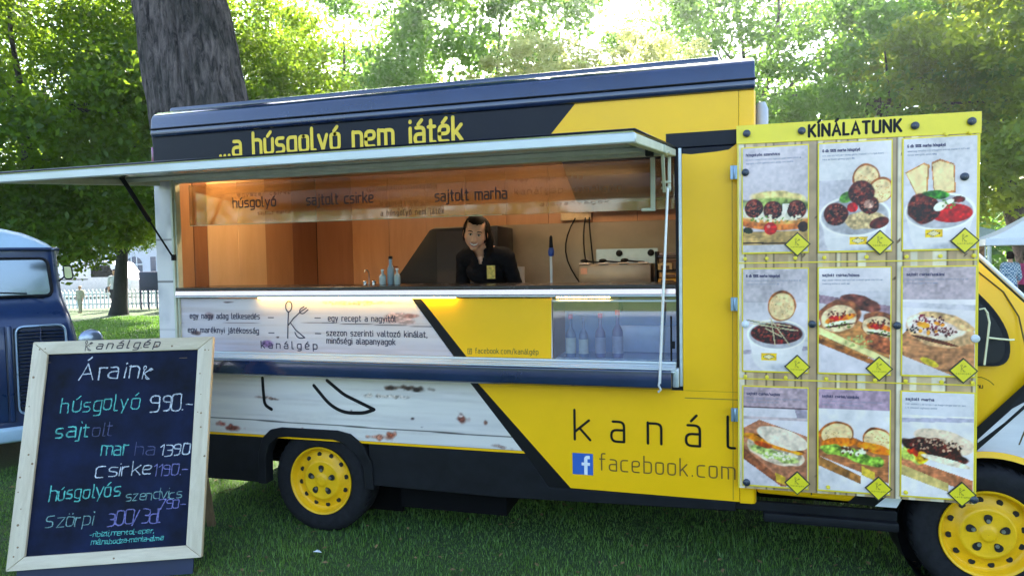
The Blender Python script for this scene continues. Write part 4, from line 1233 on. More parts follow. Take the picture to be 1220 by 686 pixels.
p = P_base(8, (.72, .64, .74), (.19, (.86, .87, .92)))
p.poly([(0, .42), (.12, .36), (1, .60), (1, .9), (0, .66)], (.70, .50, .36), .15, 40, .2); p.poly([(0, .66), (.6, .84), (.6, .92), (0, .76)], (.66, .50, .32), .15)
bread(p, .26, .44, .25, .125, -12); bread(p, .84, .48, .22, .12, 25)
for x, y in ((.30, .52), (.78, .56)): p.ell(x, y, .27, .05, (.92, .56, .12), -6 if x < .5 else 14, .35, 22, .15, .15)
p.ell(.26, .60, .26, .05, (.62, .76, .36), 6, .5, 26, .15, .35); p.ell(.62, .66, .28, .06, (.58, .74, .34), 16, .5, 26, .15, .35); p.specks(.45, .60, .22, .03, 18, .025, (.90, .92, .86), 3); p.specks(.5, .6, .3, .04, 14, .02, (.45, .32, .2), 6)
p.poly([(.62, .74), (.80, .80), (.80, .88), (.62, .83)], (.84, .76, .34), .1)
posters.append((p, 'sajtolt csirke/sonkás'))
p = P_base(9, (.86, .88, .94), (.22, (.88, .89, .94)))
p.rect(0, .25, 1, .29, (.74, .74, .84), .06, slope=-.02); p.poly([(0, .62), (1, .82), (1, .92), (.8, .9), (0, .74)], (.74, .52, .40), .15, 40, .2); p.poly([(0, .70), (.66, .86), (.66, .94), (0, .80)], (.80, .74, .52), .1)
p.ell(.60, .46, .45, .10, (.88, .82, .76), 14, .2, 20, .07, .06); p.ell(.18, .60, .17, .08, (.70, .78, .42), 10, .4, 26, .2, .3)
p.ell(.46, .54, .44, .095, (.34, .18, .15), 15, .8, 34, .1, .2); p.specks(.45, .52, .38, .07, 60, .02, (.24, .10, .09), 2); p.specks(.48, .50, .38, .06, 40, .016, (.74, .64, .58), 5); p.ell(.30, .62, .10, .05, (.90, .72, .14), 0, .4, 24, .3, .4); p.specks(.2, .57, .1, .03, 7, .03, (.80, .30, .10), 8)
p.ell(.62, .65, .36, .03, (.90, .86, .80), 14, .2)
posters.append((p, 'sajtolt marha'))
cols = [(-.5200, -.2000), (-.1600, .1740), (.2160, .5360)]
rows = [(1.238, 1.782), (.628, 1.166), (.030, .558)]
k = 0
diam = MB()
titlem = mat('violet_title_ink', (.06, .05, .11), .5); bodym = mat('grey_body_ink', (.32, .31, .36), .5)
logom = mat('olive_logo_ink', (.34, .27, .02), .5)
for r in range(3):
    for c in range(3):
        x0, x1 = cols[c]; z0, z1 = rows[r]
        mb = MB(); mb.box(x0, x1, -.010, -.0015, z0, z1)
        po = mb.build('poster', yb, board, bevel=.0015, seg=1)
        p, title = posters[k]
        p.c = np.clip((p.c - .5) * 1.28 + .45, 0, 1) * np.array([1.04, .96, .86])
        p.c = p.c * (.90 + .14 * vnoise(p.h, p.w, 3, k + 70) + .0 * p.u)[..., None]
        det = vnoise(p.h, p.w, 46, k + 80) * .5 + vnoise(p.h, p.w, 24, k + 90) * .5
        lum = p.c.mean(2); p.c = p.c * (1 + (det - .5) * np.clip(1.5 - 1.7 * lum, .06, 1))[..., None]
        p.obj('poster_print', posterm, x0 + .006, x1 - .006, z0 + .009, z1 - .006, -.0112, po)
        mb = MB(); W_ = x1 - x0
        letters(mb, title, W_ * (.50 if len(title) > 15 else .38), .0085, .0030, xz(x0 + .022, z1 - .046, -.0118, R(-.5)), sp=1.6)
        mb.build('title_text', titlem, po)
        rr = random.Random(k); mb = MB()
        for li in range(2):
            u = x0 + .022; end = x0 + W_ * (.88 if li == 0 else rr.uniform(.4, .8))
            while u < end:
                w = rr.uniform(.012, .04)
                letters(mb, ''.join(rr.choice('aeohnmrstzlgk') for _ in range(max(2, int(w / .006)))), min(w, end - u), .0048, .0014, xz(u, z1 - .068 - li * .018, -.0118), sp=1.4)
                u += w + .006
        mb.build('small_print', bodym, po)
        # yellow diamond badge over the lower right corner
        cx, cz = x1 - .055, z0 + (.035 if r else .045)
        if c == 2: cx -= .0
        s = .062
        mb = MB(); mb.prism([(cx - s, cz), (cx, cz - s), (cx + s, cz), (cx, cz + s)], -.0185, -.013)
        d = mb.build('diamond_badge', mat('dark_badge_edge', (.05, .045, .02), .5), po)
        s = .054
        mb = MB(); mb.cur = 0; mb.prism([(cx - s, cz), (cx, cz - s), (cx + s, cz), (cx, cz + s)], -.0195, -.0188)
        mb.build('badge_face', mat('badge_yellow', (.80, .66, .02), .35, 0, .04), po)
        mb = MB(); spoon_fork_k(mb, xz(cx - .013, cz - .004, -.0202), .034, .0022); letters(mb, 'kanálgép', .062, .0042, .0013, xz(cx - .031, cz - .016, -.0202), sp=3)
        mb.build('badge_logo', logom, po)
        k += 1
def magnet(x, z, r, mt):
    mb = MB(); mb.lathe([(r, .0), (r, -.007), (r * .9, -.010), (.001, -.011)], 20, (x, -.0125, z), 'Y', False)
    return mb.build('magnet', mt, board, smooth=True)
navym = mat('navy_magnet', (.025, .035, .055), .35, 0, .1, coat=.3)
for x, z in ((-.495, 1.852), (-.235, 1.848), (.268, 1.838), (.505, 1.842), (-.502, 1.655), (.478, 1.585), (-.185, .880), (.197, .877), (-.500, .050), (.532, .042)): magnet(x, z, .0185, navym)
wm = mat('white_magnet', (.72, .74, .76), .35)
for x, z in ((-.505, .877), (.530, .818)): magnet(x, z, .019, wm)
for x, z in ((-.505, 1.214), (-.40, 1.214), (-.265, 1.214), (-.13, 1.214), (.06, 1.214), (.235, 1.212), (.38, 1.212), (.52, 1.212), (-.505, .606), (-.40, .606), (-.31, .606), (-.12, .606), (.10, .606), (.235, .606), (.39, .606), (.52, .606), (-.11, .055), (.24, .055), (.40, 1.79), (.50, 1.79)):
    magnet(x, z, .0095, yb)
# ================================================================== CHALKBOARD
cb = thing('chalkboard_sign', 'leaning chalkboard price sign in a pale pine frame standing on the grass', 'chalkboard', (-1.249, -1.041, 0), R(23.2))
CW, CH, CT = .993, 1.24, .29
crot = (-CT, 0, 0); cloc = (0, 0, .10)
IL, IR, IB, IT = .086, .908, .068, 1.165
def cpart(mb, name, mt, **k): return mb.build(name, mt, cb, loc=cloc, rot=crot, **k)
mb = MB(); mb.box(IL - .01, IR + .01, -.002, .008, IB - .01, IT + .01)
cpart(mb, 'board_surface', boardm)
for poly, mt in (([(0, 0), (CW, 0), (IR, IB), (IL, IB)], pineh), ([(0, CH), (IL, IT), (IR, IT), (CW, CH)], pineh), ([(0, .0015), (IL - .001, IB + .001), (IL - .001, IT - .001), (0, CH - .0015)], pine), ([(CW, .0015), (CW, CH - .0015), (IR + .001, IT - .001), (IR + .001, IB + .001)], pine)):
    mb = MB(); mb.prism(poly, -.020, .018)
    cpart(mb, 'frame_rail', mt, bevel=.004)
rk = random.Random(3)
mb = MB()
for i in range(26):
    side = rk.random()
    if side < .3: x, z = rk.uniform(.02, CW - .02), rk.choice([rk.uniform(.01, .06), rk.uniform(1.175, 1.23)])
    else: x, z = rk.choice([rk.uniform(.01, .075), rk.uniform(.918, .985)]), rk.uniform(.05, 1.2)
    mb.lathe([(rk.uniform(.003, .007), -.0206), (.0005, -.0208)], 8, (x, 0, z), 'Y', False)
cpart(mb, 'wood_knots', mat('knot_brown', (.26, .15, .07), .7))
mb = MB(); mb.box(.04, CW - .05, .012, .022, -.085, .06)
cpart(mb, 'backing_sheet', mat('dark_blue_backing', (.012, .018, .05), .6))
for x in (.05, .80):
    mb = MB()
    a = Vector((x, .33, 1.18)); b = Vector((x, .72, .0))
    d = (b - a).normalized(); nn = Vector((0, -d.z, d.y)) * .014
    t = Vector((.05, 0, 0))
    mb.add([a - nn, a + nn, b + nn, b - nn, a - nn + t, a + nn + t, b + nn + t, b - nn + t], [(0, 1, 2, 3), (4, 7, 6, 5), (0, 4, 5, 1), (1, 5, 6, 2), (2, 6, 7, 3), (3, 7, 4, 0)])
    mb.build('rear_leg', oldwood, cb, bevel=.003, seg=1)
mb = MB(); mb.box(.05, .85, .575, .60, .38, .44); mb.build('cross_bar', oldwood, cb, bevel=.003, seg=1)
def chalk(nm, c, streak):
    mt = mat(nm, c, .95, 0, .55, 55, bump=.2, stretch=(1, 1, 1))
    return mt
chw = chalk('white_chalk', (.50, .52, .55), 0); cht = chalk('teal_chalk', (.10, .42, .36), 0); chp = chalk('violet_chalk', (.17, .16, .36), 0); chg = chalk('faint_chalk', (.17, .30, .28), 0); chd = chalk('dim_violet_chalk', (.08, .085, .17), 0)
rj = random.Random(12)
def cw(txt, u0, u1, v, xh, sw, mt, sp=2.0, rot=0, j=.42, y=-.0035, shear=.06, name='chalk_writing'):
    mb = MB(); letters(mb, txt, (u1 - u0) * CW, xh * 1.04, sw * 1.25, xz(u0 * CW, v * CH, y, rot), sp=sp * .55, jitter=j, shear=shear, rnd=rj)
    o = cpart(mb, name, mt); return o
cw('Árain', .265, .585, .815, .062, .0062, chw, 3.0, R(0))
mb = MB(); spoon_fork_k(mb, xz(.600, 1.005, -.0035, R(-6)), .075, .005); cpart(mb, 'chalk_writing', chw)
cw('húsgolyó', .185, .60, .668, .055, .0052, cht, 2.6, R(.5)); cw('990.-', .665, .895, .655, .062, .0055, chw, 1.6)
cw('sajt', .165, .345, .556, .052, .0058, cht, 2.4, R(.5)); cw('olt', .36, .47, .552, .048, .004, chd, 2.0)
cw('mar', .415, .56, .466, .050, .0058, cht, 2.0, R(.3)); cw('ha', .60, .70, .462, .044, .004, chd, 2.0); cw('1390', .735, .905, .452, .045, .0048, chw, 1.2)
cw('Csirke', .405, .69, .372, .044, .0048, chw, 2.2, R(.3)); cw('1190.-', .712, .893, .362, .042, .0042, chp, 1.3)
cw('húsgolyós', .168, .535, .284, .048, .0050, cht, 2.0, R(.4)); cw('szendvics', .575, .868, .262, .034, .0036, chg, 1.4)
cw('790-', .745, .89, .218, .034, .0042, chp, 1.2)
cw('Szörpi', .172, .41, .168, .044, .0042, chg, 2.0, R(.4)); cw('300/3dl', .485, .765, .160, .048, .0048, chp, 1.2)
cw('-ribizli,mentol-eper,', .40, .735, .118, .016, .0030, cht, 1.6); cw('málna,bodza-menta-alma', .412, .785, .085, .016, .0030, cht, 1.6)
mb = MB(); letters(mb, 'análgép', .345, .030, .0066, xz(.345, 1.186, -.0212, R(.2)), sp=2.6, shear=.18)
spoon_fork_k(mb, xz(.283, 1.178, -.0212), .058, .0036)
cpart(mb, 'lettering', mat('brown_black_stencil', (.05, .03, .03), .6))

# ================================================================== VINTAGE VAN
van = thing('vintage_van', 'dark blue vintage van with rounded pale blue roof behind the chalkboard', 'van', (-3.6, .2, 0), R(50))
vb = mat('van_blue_paint', (.016, .036, .10), .3, 0, .2, 2.5, coat=.4, bump=.05, bscale=2)
vl = mat('van_pale_roof', (.42, .56, .66), .4, 0, .12, 2, coat=.15, bump=.08, bscale=1.5)
secs = [(.34, -.02, 1.04), (.60, 0.0, 1.03), (1.12, .02, .965), (1.22, .04, .945), (1.30, .07, .925), (1.34, .13, .910), (1.40, .19, .890), (1.47, .235, .875), (1.70, .25, .855), (1.885, .26, .845)]
mb = MB(); vs = []; fs = []
def ringp(z, yf, hw):
    r = .07; yb = 3.9; out = []
    for cx_, cy_, a0 in ((hw - r, yf + r, -90), (hw - r, yb - r, 0), (-hw + r, yb - r, 90), (-hw + r, yf + r, 180)):
        for k in range(4):
            a = R(a0 + k * 30); out.append((cx_ + r * math.cos(a), cy_ + r * math.sin(a), z))
    return out
for s_ in secs: vs += ringp(*s_)
n = 16
for i in range(len(secs) - 1):
    for k in range(n): a = i * n + k; b = i * n + (k + 1) % n; fs.append((a, b, b + n, a + n))
fs.append(tuple(range(n))); fs.append(tuple((len(secs) - 1) * n + k for k in range(n)))
mb.add(vs, fs); mb.build('body', vb, van, smooth=True)
mb = MB(); vs = []; fs = []
half = [(.85, 1.885), (.82, 1.91), (.775, 1.95), (.71, 1.99), (.60, 2.045), (.42, 2.095), (.2, 2.125), (0, 2.135)]
rp = half + [(-x, z) for x, z in half[-2::-1]]
ys = [(.235, .0), (.25, .45), (.30, .75), (.45, .95), (.8, 1), (3.6, 1), (3.8, .8), (3.9, 0)]
for y, q in ys: vs += [(x * (.97 + .03 * q), y, 1.885 + (z - 1.885) * q + .001) for x, z in rp]
n = len(rp)
for i in range(len(ys) - 1):
    for k in range(n - 1): a = i * n + k; fs.append((a, a + 1, a + 1 + n, a + n))
mb.add(vs, fs); mb.build('roof', vl, van, smooth=True)
mb = MB(); mb.tube([(-.86, 3.85, 1.89), (-.86, .30, 1.89), (-.80, .235, 1.89), (.80, .235, 1.89), (.86, .30, 1.89), (.86, 3.85, 1.89)], .014, 6); mb.build('gutter', vb, van, smooth=True)
def vpane(x0, x1, name):
    y = lambda z: .262 - (1.81 - z) * .075
    q = fillet([((x0 + x1) / 2, 1.805), (x1, 1.805), (x1 + (.03 if x1 > .1 else .0), 1.475), (x0 - (.03 if x0 < -.1 else 0), 1.475), (x0, 1.805), ((x0 + x1) / 2 - .01, 1.805)], .06, 4)
    mb = MB(); mb.add([(x, y(z) - .024, z) for x, z in q] + [(x, y(z) + .02, z) for x, z in q], [tuple(range(len(q))), tuple(range(2 * len(q) - 1, len(q) - 1, -1))] + [(i, i + len(q), (i + 1) % len(q) + len(q), (i + 1) % len(q)) for i in range(len(q))])
    mb.build(name, mat('windscreen_reflective', (.10, .13, .17), .04, .85, .2, 1.2, coat=.6), van)
    mb = MB(); mb.tube([(x, y(z) - .022, z) for x, z in q + q[:1]], .014, 6); mb.build('windscreen_rubber', rubber, van, smooth=True)
vpane(-.76, -.02, 'windscreen'); vpane(.02, .775, 'windscreen')
mb = MB(); mb.box(.52, .88, -.012, .01, .50, 1.215); mb.build('grille_opening', mat('dark_grille', (.010, .014, .030), .6), van, bevel=.03)
for i in range(22):
    z = .54 + i * .030
    mb = MB(); mb.add([(.55, -.016, z), (.87, -.016, z), (.87, -.040, z + .012), (.55, -.040, z + .012), (.55, -.013, z + .016), (.87, -.013, z + .016)], [(0, 1, 2, 3), (3, 2, 5, 4), (0, 3, 4), (1, 5, 2)])
    mb.build('grille_slat', vb, van)
mb = MB(); q = fillet([(.70, 1.225), (.885, 1.225), (.905, .48), (.538, .48), (.538, 1.225), (.69, 1.225)], .06, 4); mb.tube([(x, -.022, z) for x, z in q + q[:1]], .010, 6); mb.build('grille_frame', mat('pale_blue_trim', (.35, .45, .56), .3, .3), van, smooth=True)
mb = MB(); mb.box(.705, .713, -.044, -.012, .50, 1.215); mb.build('grille_bar', vb, van)
mb = MB(); mb.box(.475, .51, -.045, .0, .42, 1.24); mb.build('nose_rib', vb, van, bevel=.012)
mb = MB(); mb.box(.0, .465, -.02, .0, .42, 1.235); mb.build('nose_panel', vb, van, bevel=.01)
for s_ in (1, -1):
    mb = MB(); mb.lathe([(.03, .14), (.075, .09), (.095, .02), (.098, -.01), (.090, -.022), (.05, -.035), (.001, -.038)], 20, (s_ * 1.07, -.06, 1.075), 'Y', False); mb.build('headlight', mat('chrome_grey_lamp', (.33, .36, .42), .2, .6), van, smooth=True)
    mb = MB(); mb.tube([(s_ * .90, .06, 1.03), (s_ * 1.06, .02, 1.04)], .025, 8); mb.build('headlight_arm', vb, van, smooth=True)
mb = MB(); q = fillet([(.90, 1.735), (.955, 1.735), (.965, 1.62), (.90, 1.62), (.895, 1.735)], .025, 4); mb.add([(x, .20, z) for x, z in q] + [(x, .215, z) for x, z in q], [tuple(range(len(q))), tuple(range(2 * len(q) - 1, len(q) - 1, -1))] + [(i, i + len(q), (i + 1) % len(q) + len(q), (i + 1) % len(q)) for i in range(len(q))])
mr = mb.build('door_mirror', mat('mirror_face', (.6, .62, .65), .05, .9), van)
mb = MB(); mb.tube([(x, .205, z) for x, z in q + q[:1]], .007, 6); mb.tube([(.86, .26, 1.60), (.90, .21, 1.64)], .008, 6); mb.build('mirror_frame', blackpl, mr, smooth=True)
mb = MB(); mb.box(-1.35, 1.15, -.16, -.10, .27, .40); mb.build('bumper', vl, van, bevel=.03, seg=3)
for x0, x1, z1, z2 in ((.40, .62, 1.515, 1.50), (.66, .74, 1.475, 1.45)):
    mb = MB(); mb.tube([(x0, .20, z1), (x1, .18, z2)], .006, 6); mb.box(x0 - .25 if x0 < .5 else x0 - .3, x0, .195, .21, z1 + .0, z1 + .01); mb.build('wiper', blackpl, van)
for x, y in ((-.98, .75), (.98, .75), (-.98, 3.1), (.98, 3.1)):
    mb = MB(); mb.lathe([(.20, -.09), (.31, -.09), (.33, -.06), (.33, .06), (.31, .09), (.20, .09)], 24, (x, y, .33), 'X'); mb.build('wheel', rubber, van, smooth=True)

# ================================================================== PEOPLE
def fuse(mb, vox, name, mats, parent):
    me = mb.mesh(name, mats)
    o = bpy.data.objects.new(name, me); COL.objects.link(o)
    md = o.modifiers.new('r', 'REMESH'); md.mode = 'VOXEL'; md.voxel_size = vox; md.use_smooth_shade = True
    sm = o.modifiers.new('s', 'SMOOTH'); sm.factor = .5; sm.iterations = 3
    dg = bpy.context.evaluated_depsgraph_get(); dg.update()
    m2 = bpy.data.meshes.new_from_object(o.evaluated_get(dg))
    o.modifiers.clear(); o.data = m2; bpy.data.meshes.remove(me)
    m2.materials.clear()
    for q in (mats if isinstance(mats, list) else [mats]): m2.materials.append(q)
    m2.shade_smooth()
    o.parent = parent
    return o
def shell(body, pred, off, name, mt, noise=0.0):
    me = body.data
    bm = bmesh.new(); bm.from_mesh(me)
    bmesh.ops.delete(bm, geom=[f for f in bm.faces if not pred(f.calc_center_median())], context='FACES')
    bm.normal_update()
    rr = random.Random(1)
    for v in bm.verts: v.co += v.normal * (off + noise * (math.sin(v.co.x * 60 + v.co.z * 35) * .5 + math.sin(v.co.z * 80 - v.co.y * 50) * .5))
    m2 = bpy.data.meshes.new(name); bm.to_mesh(m2); bm.free()
    m2.materials.clear(); m2.materials.append(mt); m2.shade_smooth()
    o = bpy.data.objects.new(name, m2); COL.objects.link(o); o.parent = body.parent
    return o
def limb(mb, pts, rs):
    """tapered limb with round joints"""
    mb.tube(pts, rs, 12)
    for p, r in zip(pts, rs): mb.ellipsoid(p, (r, r, r), 12, 8)
def hand(mb, wrist, d, side, up=Vector((0, 0, 1))):
    d = d.normalized(); lat = d.cross(up).normalized() * side; nrm = lat.cross(d).normalized()
    w = Vector(wrist)
    M = Matrix((lat, d, nrm)).transposed()
    mb.ellipsoid(w + d * .045, (.040, .052, .017), 12, 8, M)
    for k, (o, L) in enumerate(((-.030, .070), (-.010, .080), (.011, .075), (.031, .058))):
        a = w + lat * o + d * .08; b = a + d * L * .5 - nrm * .008; c = b + d * L * .4 - nrm * .022
        limb(mb, [a, b, c], [.0095, .0085, .007])
    a = w - lat * .035 + d * .03; limb(mb, [a, a - lat * .025 + d * .03, a - lat * .03 + d * .055], [.012, .0105, .009])

woman = thing('person', 'smiling woman in a black fleece leaning at the serving counter, dark hair tied back', 'person', (.95, 1.0, .64))
mb = MB()
def L(x, y, z): return Vector((x - .95, y - 1.0, z - .64))
hc = L(.940, .43, 1.895)      # centre of the head
tilt = Matrix.Rotation(R(16), 3, 'Z') @ Matrix.Rotation(R(7), 3, 'Y') @ Matrix.Rotation(R(12), 3, 'X')
def H(x, y, z): return hc + tilt @ Vector((x, y, z))
mb.ellipsoid(H(0, .018, .025), (.074, .092, .088), 20, 14, tilt)
mb.ellipsoid(H(0, -.014, -.020), (.066, .068, .078), 20, 14, tilt)
mb.ellipsoid(H(0, -.048, -.082), (.028, .026, .022), 12, 8, tilt)      # chin
mb.ellipsoid(H(.034, -.045, -.028), (.024, .024, .024), 10, 8, tilt); mb.ellipsoid(H(-.034, -.045, -.028), (.024, .024, .024), 10, 8, tilt)
limb(mb, [H(0, -.074, .010), H(0, -.089, -.018), H(0, -.096, -.032)], [.008, .010, .0125])          # nose
mb.ellipsoid(H(.012, -.086, -.034), (.009, .010, .008), 8, 6, tilt); mb.ellipsoid(H(-.012, -.086, -.034), (.009, .010, .008), 8, 6, tilt)
mb.ellipsoid(H(0, -.070, .022), (.042, .014, .010), 10, 6, tilt)
for s_ in (1, -1): mb.ellipsoid(H(s_ * .073, .010, -.010), (.010, .020, .030), 10, 8, tilt)
limb(mb, [H(0, .03, -.05), L(.945, .52, 1.80), L(.945, .59, 1.755)], [.050, .049, .058])
limb(mb, [L(.95, .98, 1.44), L(.948, .85, 1.56), L(.946, .68, 1.68), L(.945, .61, 1.725)], [.125, .118, .135, .10])
limb(mb, [L(.82, .62, 1.740), L(.945, .60, 1.750), L(1.07, .62, 1.740)], [.062, .085, .062])
mb.ellipsoid(L(.945, .60, 1.65), (.125, .062, .085))
limb(mb, [L(.95, .98, 1.44), L(.95, .98, 1.40)], [.15, .15])
for s_ in (1, -1):
    sh = L(.945 + s_ * .145, .62, 1.735); el = L(.945 + s_ * .205, .70, 1.49); wr = L(.945 + s_ * .13, .52, 1.40)
    limb(mb, [sh, sh.lerp(el, .5), el, el.lerp(wr, .4), wr], [.052, .041, .036, .034, .026])
    hand(mb, wr, Vector((-s_ * .35, -.6, -.25)), s_)
    limb(mb, [L(.95 + s_ * .085, .98, 1.40), L(.95 + s_ * .10, .92, 1.03), L(.95 + s_ * .10, 1.0, .72)], [.090, .062, .042])
    limb(mb, [L(.95 + s_ * .10, 1.02, .70), L(.95 + s_ * .11, .88, .672)], [.036, .032])
body = fuse(mb, .0062, 'body', [skin], woman)
hz = (hc.z + .64)
shell(body, lambda p: (p - L(.945, .60, 1.80)).length > .070 and p.z + .64 < 1.80 and p.y + 1.0 > .47 and p.z + .64 > 1.32 and not (p.y + 1 < .585 and p.z + .64 < 1.45) and not (abs(p.x + .95 - .945) < .032 - (1.80 - p.z - .64) * .25 and p.y + 1 < .58 and p.z + .64 > 1.70), .012, 'fleece_jacket', cloth_black, .0025)
shell(body, lambda p: p.z + .64 <= 1.40 and p.z + .64 > .73 and p.y + 1 > .74, .008, 'trousers', mat('dark_trousers', (.02, .022, .03), .8), .001)
inv = tilt.inverted()
def isH(p):
    q = inv @ (p - hc)
    return q
shell(body, lambda p: isH(p).z > -.055 and (p - hc).length < .16 and (isH(p).y > .0 or isH(p).z > .088 + isH(p).y * .4 or (isH(p).y > -.035 and isH(p).z > .03 and abs(isH(p).x) > .058)) and not (abs(isH(p).x) > .07 and isH(p).z < .015 and isH(p).y < .025), .011, 'hair', hairm, .0018)
mb = MB(); limb(mb, [H(.02, .09, .04), H(.070, .085, .0), H(.096, .06, -.05), H(.100, .045, -.11), H(.085, .04, -.16)], [.030, .034, .030, .024, .009])
limb(mb, [H(-.068, -.02, .03), H(-.074, -.018, -.01), H(-.072, -.010, -.05)], [.006, .005, .003]); limb(mb, [H(.068, -.02, .03), H(.076, -.018, -.02), H(.074, -.005, -.07)], [.007, .006, .003])
mb.ellipsoid(H(.008, .052, .012), (.092, .075, .100), 18, 12, tilt)
mb.build('hair_tail', hairm, woman, smooth=True)
eyew = mat('eye_white', (.6, .58, .56), .2); eyed = mat('dark_brown_eye', (.015, .008, .005), .1); lipm = mat('lip_red', (.36, .09, .075), .4); teeth = mat('teeth', (.75, .72, .66), .3)
for s_ in (1, -1):
    mb = MB(); mb.ellipsoid(H(s_ * .027, -.0705, .003), (.0125, .0085, .0052), 12, 8, tilt); e = mb.build('eye', eyew, woman, smooth=True)
    mb = MB(); mb.ellipsoid(H(s_ * .027, -.0768, .003), (.0062, .003, .0056), 10, 6, tilt); mb.build('iris', eyed, e, smooth=True)
    mb = MB(); mb.tube([H(s_ * .041, -.070, .005), H(s_ * .033, -.0785, .0105), H(s_ * .022, -.0795, .0105), H(s_ * .013, -.0755, .004)], [.001, .002, .002, .001], 6); mb.build('eyelash', hairm, woman, smooth=True)
    mb = MB(); mb.tube([H(s_ * .046, -.066, .020), H(s_ * .036, -.078, .0275), H(s_ * .024, -.082, .027), H(s_ * .013, -.082, .023)], [.0012, .003, .0035, .0022], 6); mb.build('eyebrow', hairm, woman, smooth=True)
mb = MB(); mb.tube([H(-.028, -.066, -.047), H(-.014, -.080, -.056), H(0, -.084, -.059), H(.014, -.080, -.056), H(.028, -.066, -.047)], [.001, .006, .007, .006, .001], 8); mb.build('teeth', teeth, woman, smooth=True)
for zo, r in ((.0075, .0028), (-.0085, .0036)):
    mb = MB(); mb.tube([H(-.028, -.066, -.0495), H(-.014, -.082, -.058 + zo), H(0, -.087, -.061 + zo), H(.014, -.082, -.058 + zo), H(.028, -.066, -.0495)], [.0015, r, r, r, .0015], 8); mb.build('lip', lipm, woman, smooth=True)
mb = MB(); letters(mb, 'K', .03, .04, .008, lambda u, v, d: L(1.0 + u, .513 - d - .012, 1.615 + v)); mb.box(*(L(.990, .512, 1.598).x, L(1.045, 0, 0).x, L(0, .504, 0).y, L(0, .512, 0).y, L(0, 0, 1.598).z, L(0, 0, 1.685).z))
mb.build('chest_badge', mat('badge_cloth_yellow', (.72, .50, .10), .7, 0, .35, 60), woman)

def walker(label, loc, rotz, shirt, legs, hair=True, sc=1.0, pose=0, vox=.016, hairmat=None):
    t = thing('person', label, 'person', loc, rotz)
    mb = MB(); V = Vector; s = sc
    mb.ellipsoid(V((0, 0, 1.60)) * s, (.075 * s, .09 * s, .11 * s)); mb.ellipsoid(V((0, -.09, 1.58)) * s, (.014 * s, .02 * s, .02 * s))
    limb(mb, [V((0, .01, 1.50)) * s, V((0, .01, 1.40)) * s], [.05 * s, .055 * s])
    limb(mb, [V((-.14, .01, 1.37)) * s, V((.14, .01, 1.37)) * s], [.07 * s, .07 * s]); mb.ellipsoid(V((0, .01, 1.22)) * s, (.17 * s, .11 * s, .22 * s)); mb.ellipsoid(V((0, 0, .95)) * s, (.165 * s, .11 * s, .15 * s))
    mb.ellipsoid(V((0, .0, 1.08)) * s, (.14 * s, .10 * s, .2 * s))
    for q in (1, -1):
        el = V((q * .24, .03 if pose == 0 else -.05, 1.08)) * s; wr = V((q * .22, -.06 if pose == 0 else -.28, .88 if pose == 0 else 1.12)) * s
        limb(mb, [V((q * .18, .01, 1.37)) * s, el, wr], [.055 * s, .042 * s, .030 * s]); limb(mb, [wr, wr + (V((0, -.03, -.09)) if pose == 0 else V((0, -.09, 0))) * s], [.03 * s, .028 * s])
        yk = -.06 * q if pose == 0 else 0
        limb(mb, [V((q * .085, 0, .90)) * s, V((q * .10, yk - .02, .50)) * s, V((q * .10, yk, .08)) * s], [.085 * s, .058 * s, .042 * s]); limb(mb, [V((q * .10, yk + .02, .05)) * s, V((q * .11, yk - .13, .035)) * s], [.04 * s, .035 * s])
    b = fuse(mb, vox, 'body', [skin], t)
    shell(b, lambda p: .90 * s < p.z < 1.44 * s and not (abs(p.x) > .19 * s and p.z < 1.0 * s), .014, 'shirt', shirt, .003)
    shell(b, lambda p: .06 * s < p.z <= .92 * s and abs(p.x) < .19 * s, .012, 'trousers', legs, .002)
    shell(b, lambda p: p.z > 1.53 * s and (p.y > -.01 * s or p.z > 1.655 * s), .014, 'hair', hairmat or hairm, .003)
    return t
def checks(name, a, b, sc=24):
    mt = bpy.data.materials.new(name); mt.use_nodes = True; nt = mt.node_tree; bs = nt.nodes['Principled BSDF']
    tc = nt.nodes.new('ShaderNodeTexCoord'); ck = nt.nodes.new('ShaderNodeTexChecker'); ck.inputs['Scale'].default_value = sc
    ck.inputs['Color1'].default_value = (*a, 1); ck.inputs['Color2'].default_value = (*b, 1)
    nt.links.new(tc.outputs['Object'], ck.inputs[0]); nt.links.new(ck.outputs[0], bs.inputs['Base Color']); bs.inputs['Roughness'].default_value = .85
    return mt
jeans = mat('blue_jeans', (.05, .09, .18), .85, 0, .25, 20)
walker('person in blue and white checked shirt and jeans under the white canopy', (9.75, 15.3, 0), R(200), checks('checked_shirt', (.08, .18, .30), (.55, .62, .68)), jeans)
walker('person in a bright pink top beside the checked shirt under the white canopy', (10.35, 15.9, 0), R(150), mat('pink_cloth', (.62, .05, .20), .8), mat('dark_skirt_cloth', (.02, .02, .03), .8), sc=.97)
walker('person in a grey-brown jacket half hidden by the canopy pole', (9.1, 15.9, 0), R(20), mat('grey_brown_cloth', (.12, .10, .09), .85), mat('charcoal_cloth', (.03, .03, .035), .85), sc=.98)
walker('person in dark clothes standing at the stall counter beyond the lawn', (-17.1, 17.7, 0), R(80), mat('black_cloth', (.012, .012, .016), .85), mat('black_cloth2', (.012, .012, .014), .85), pose=1)
walker('person in white top and dark trousers by the white picket fence', (-19.4, 17.0, 0), R(30), mat('white_cloth', (.62, .60, .58), .85), mat('charcoal_cloth2', (.03, .03, .035), .85), sc=.95)
walker('small child in beige clothes standing in front of the white fence', (-20.0, 16.0, 0), R(10), mat('beige_cloth', (.42, .38, .28), .85), mat('beige_trousers', (.36, .33, .25), .85), sc=.60, hairmat=mat('fair_hair', (.30, .20, .10), .6))

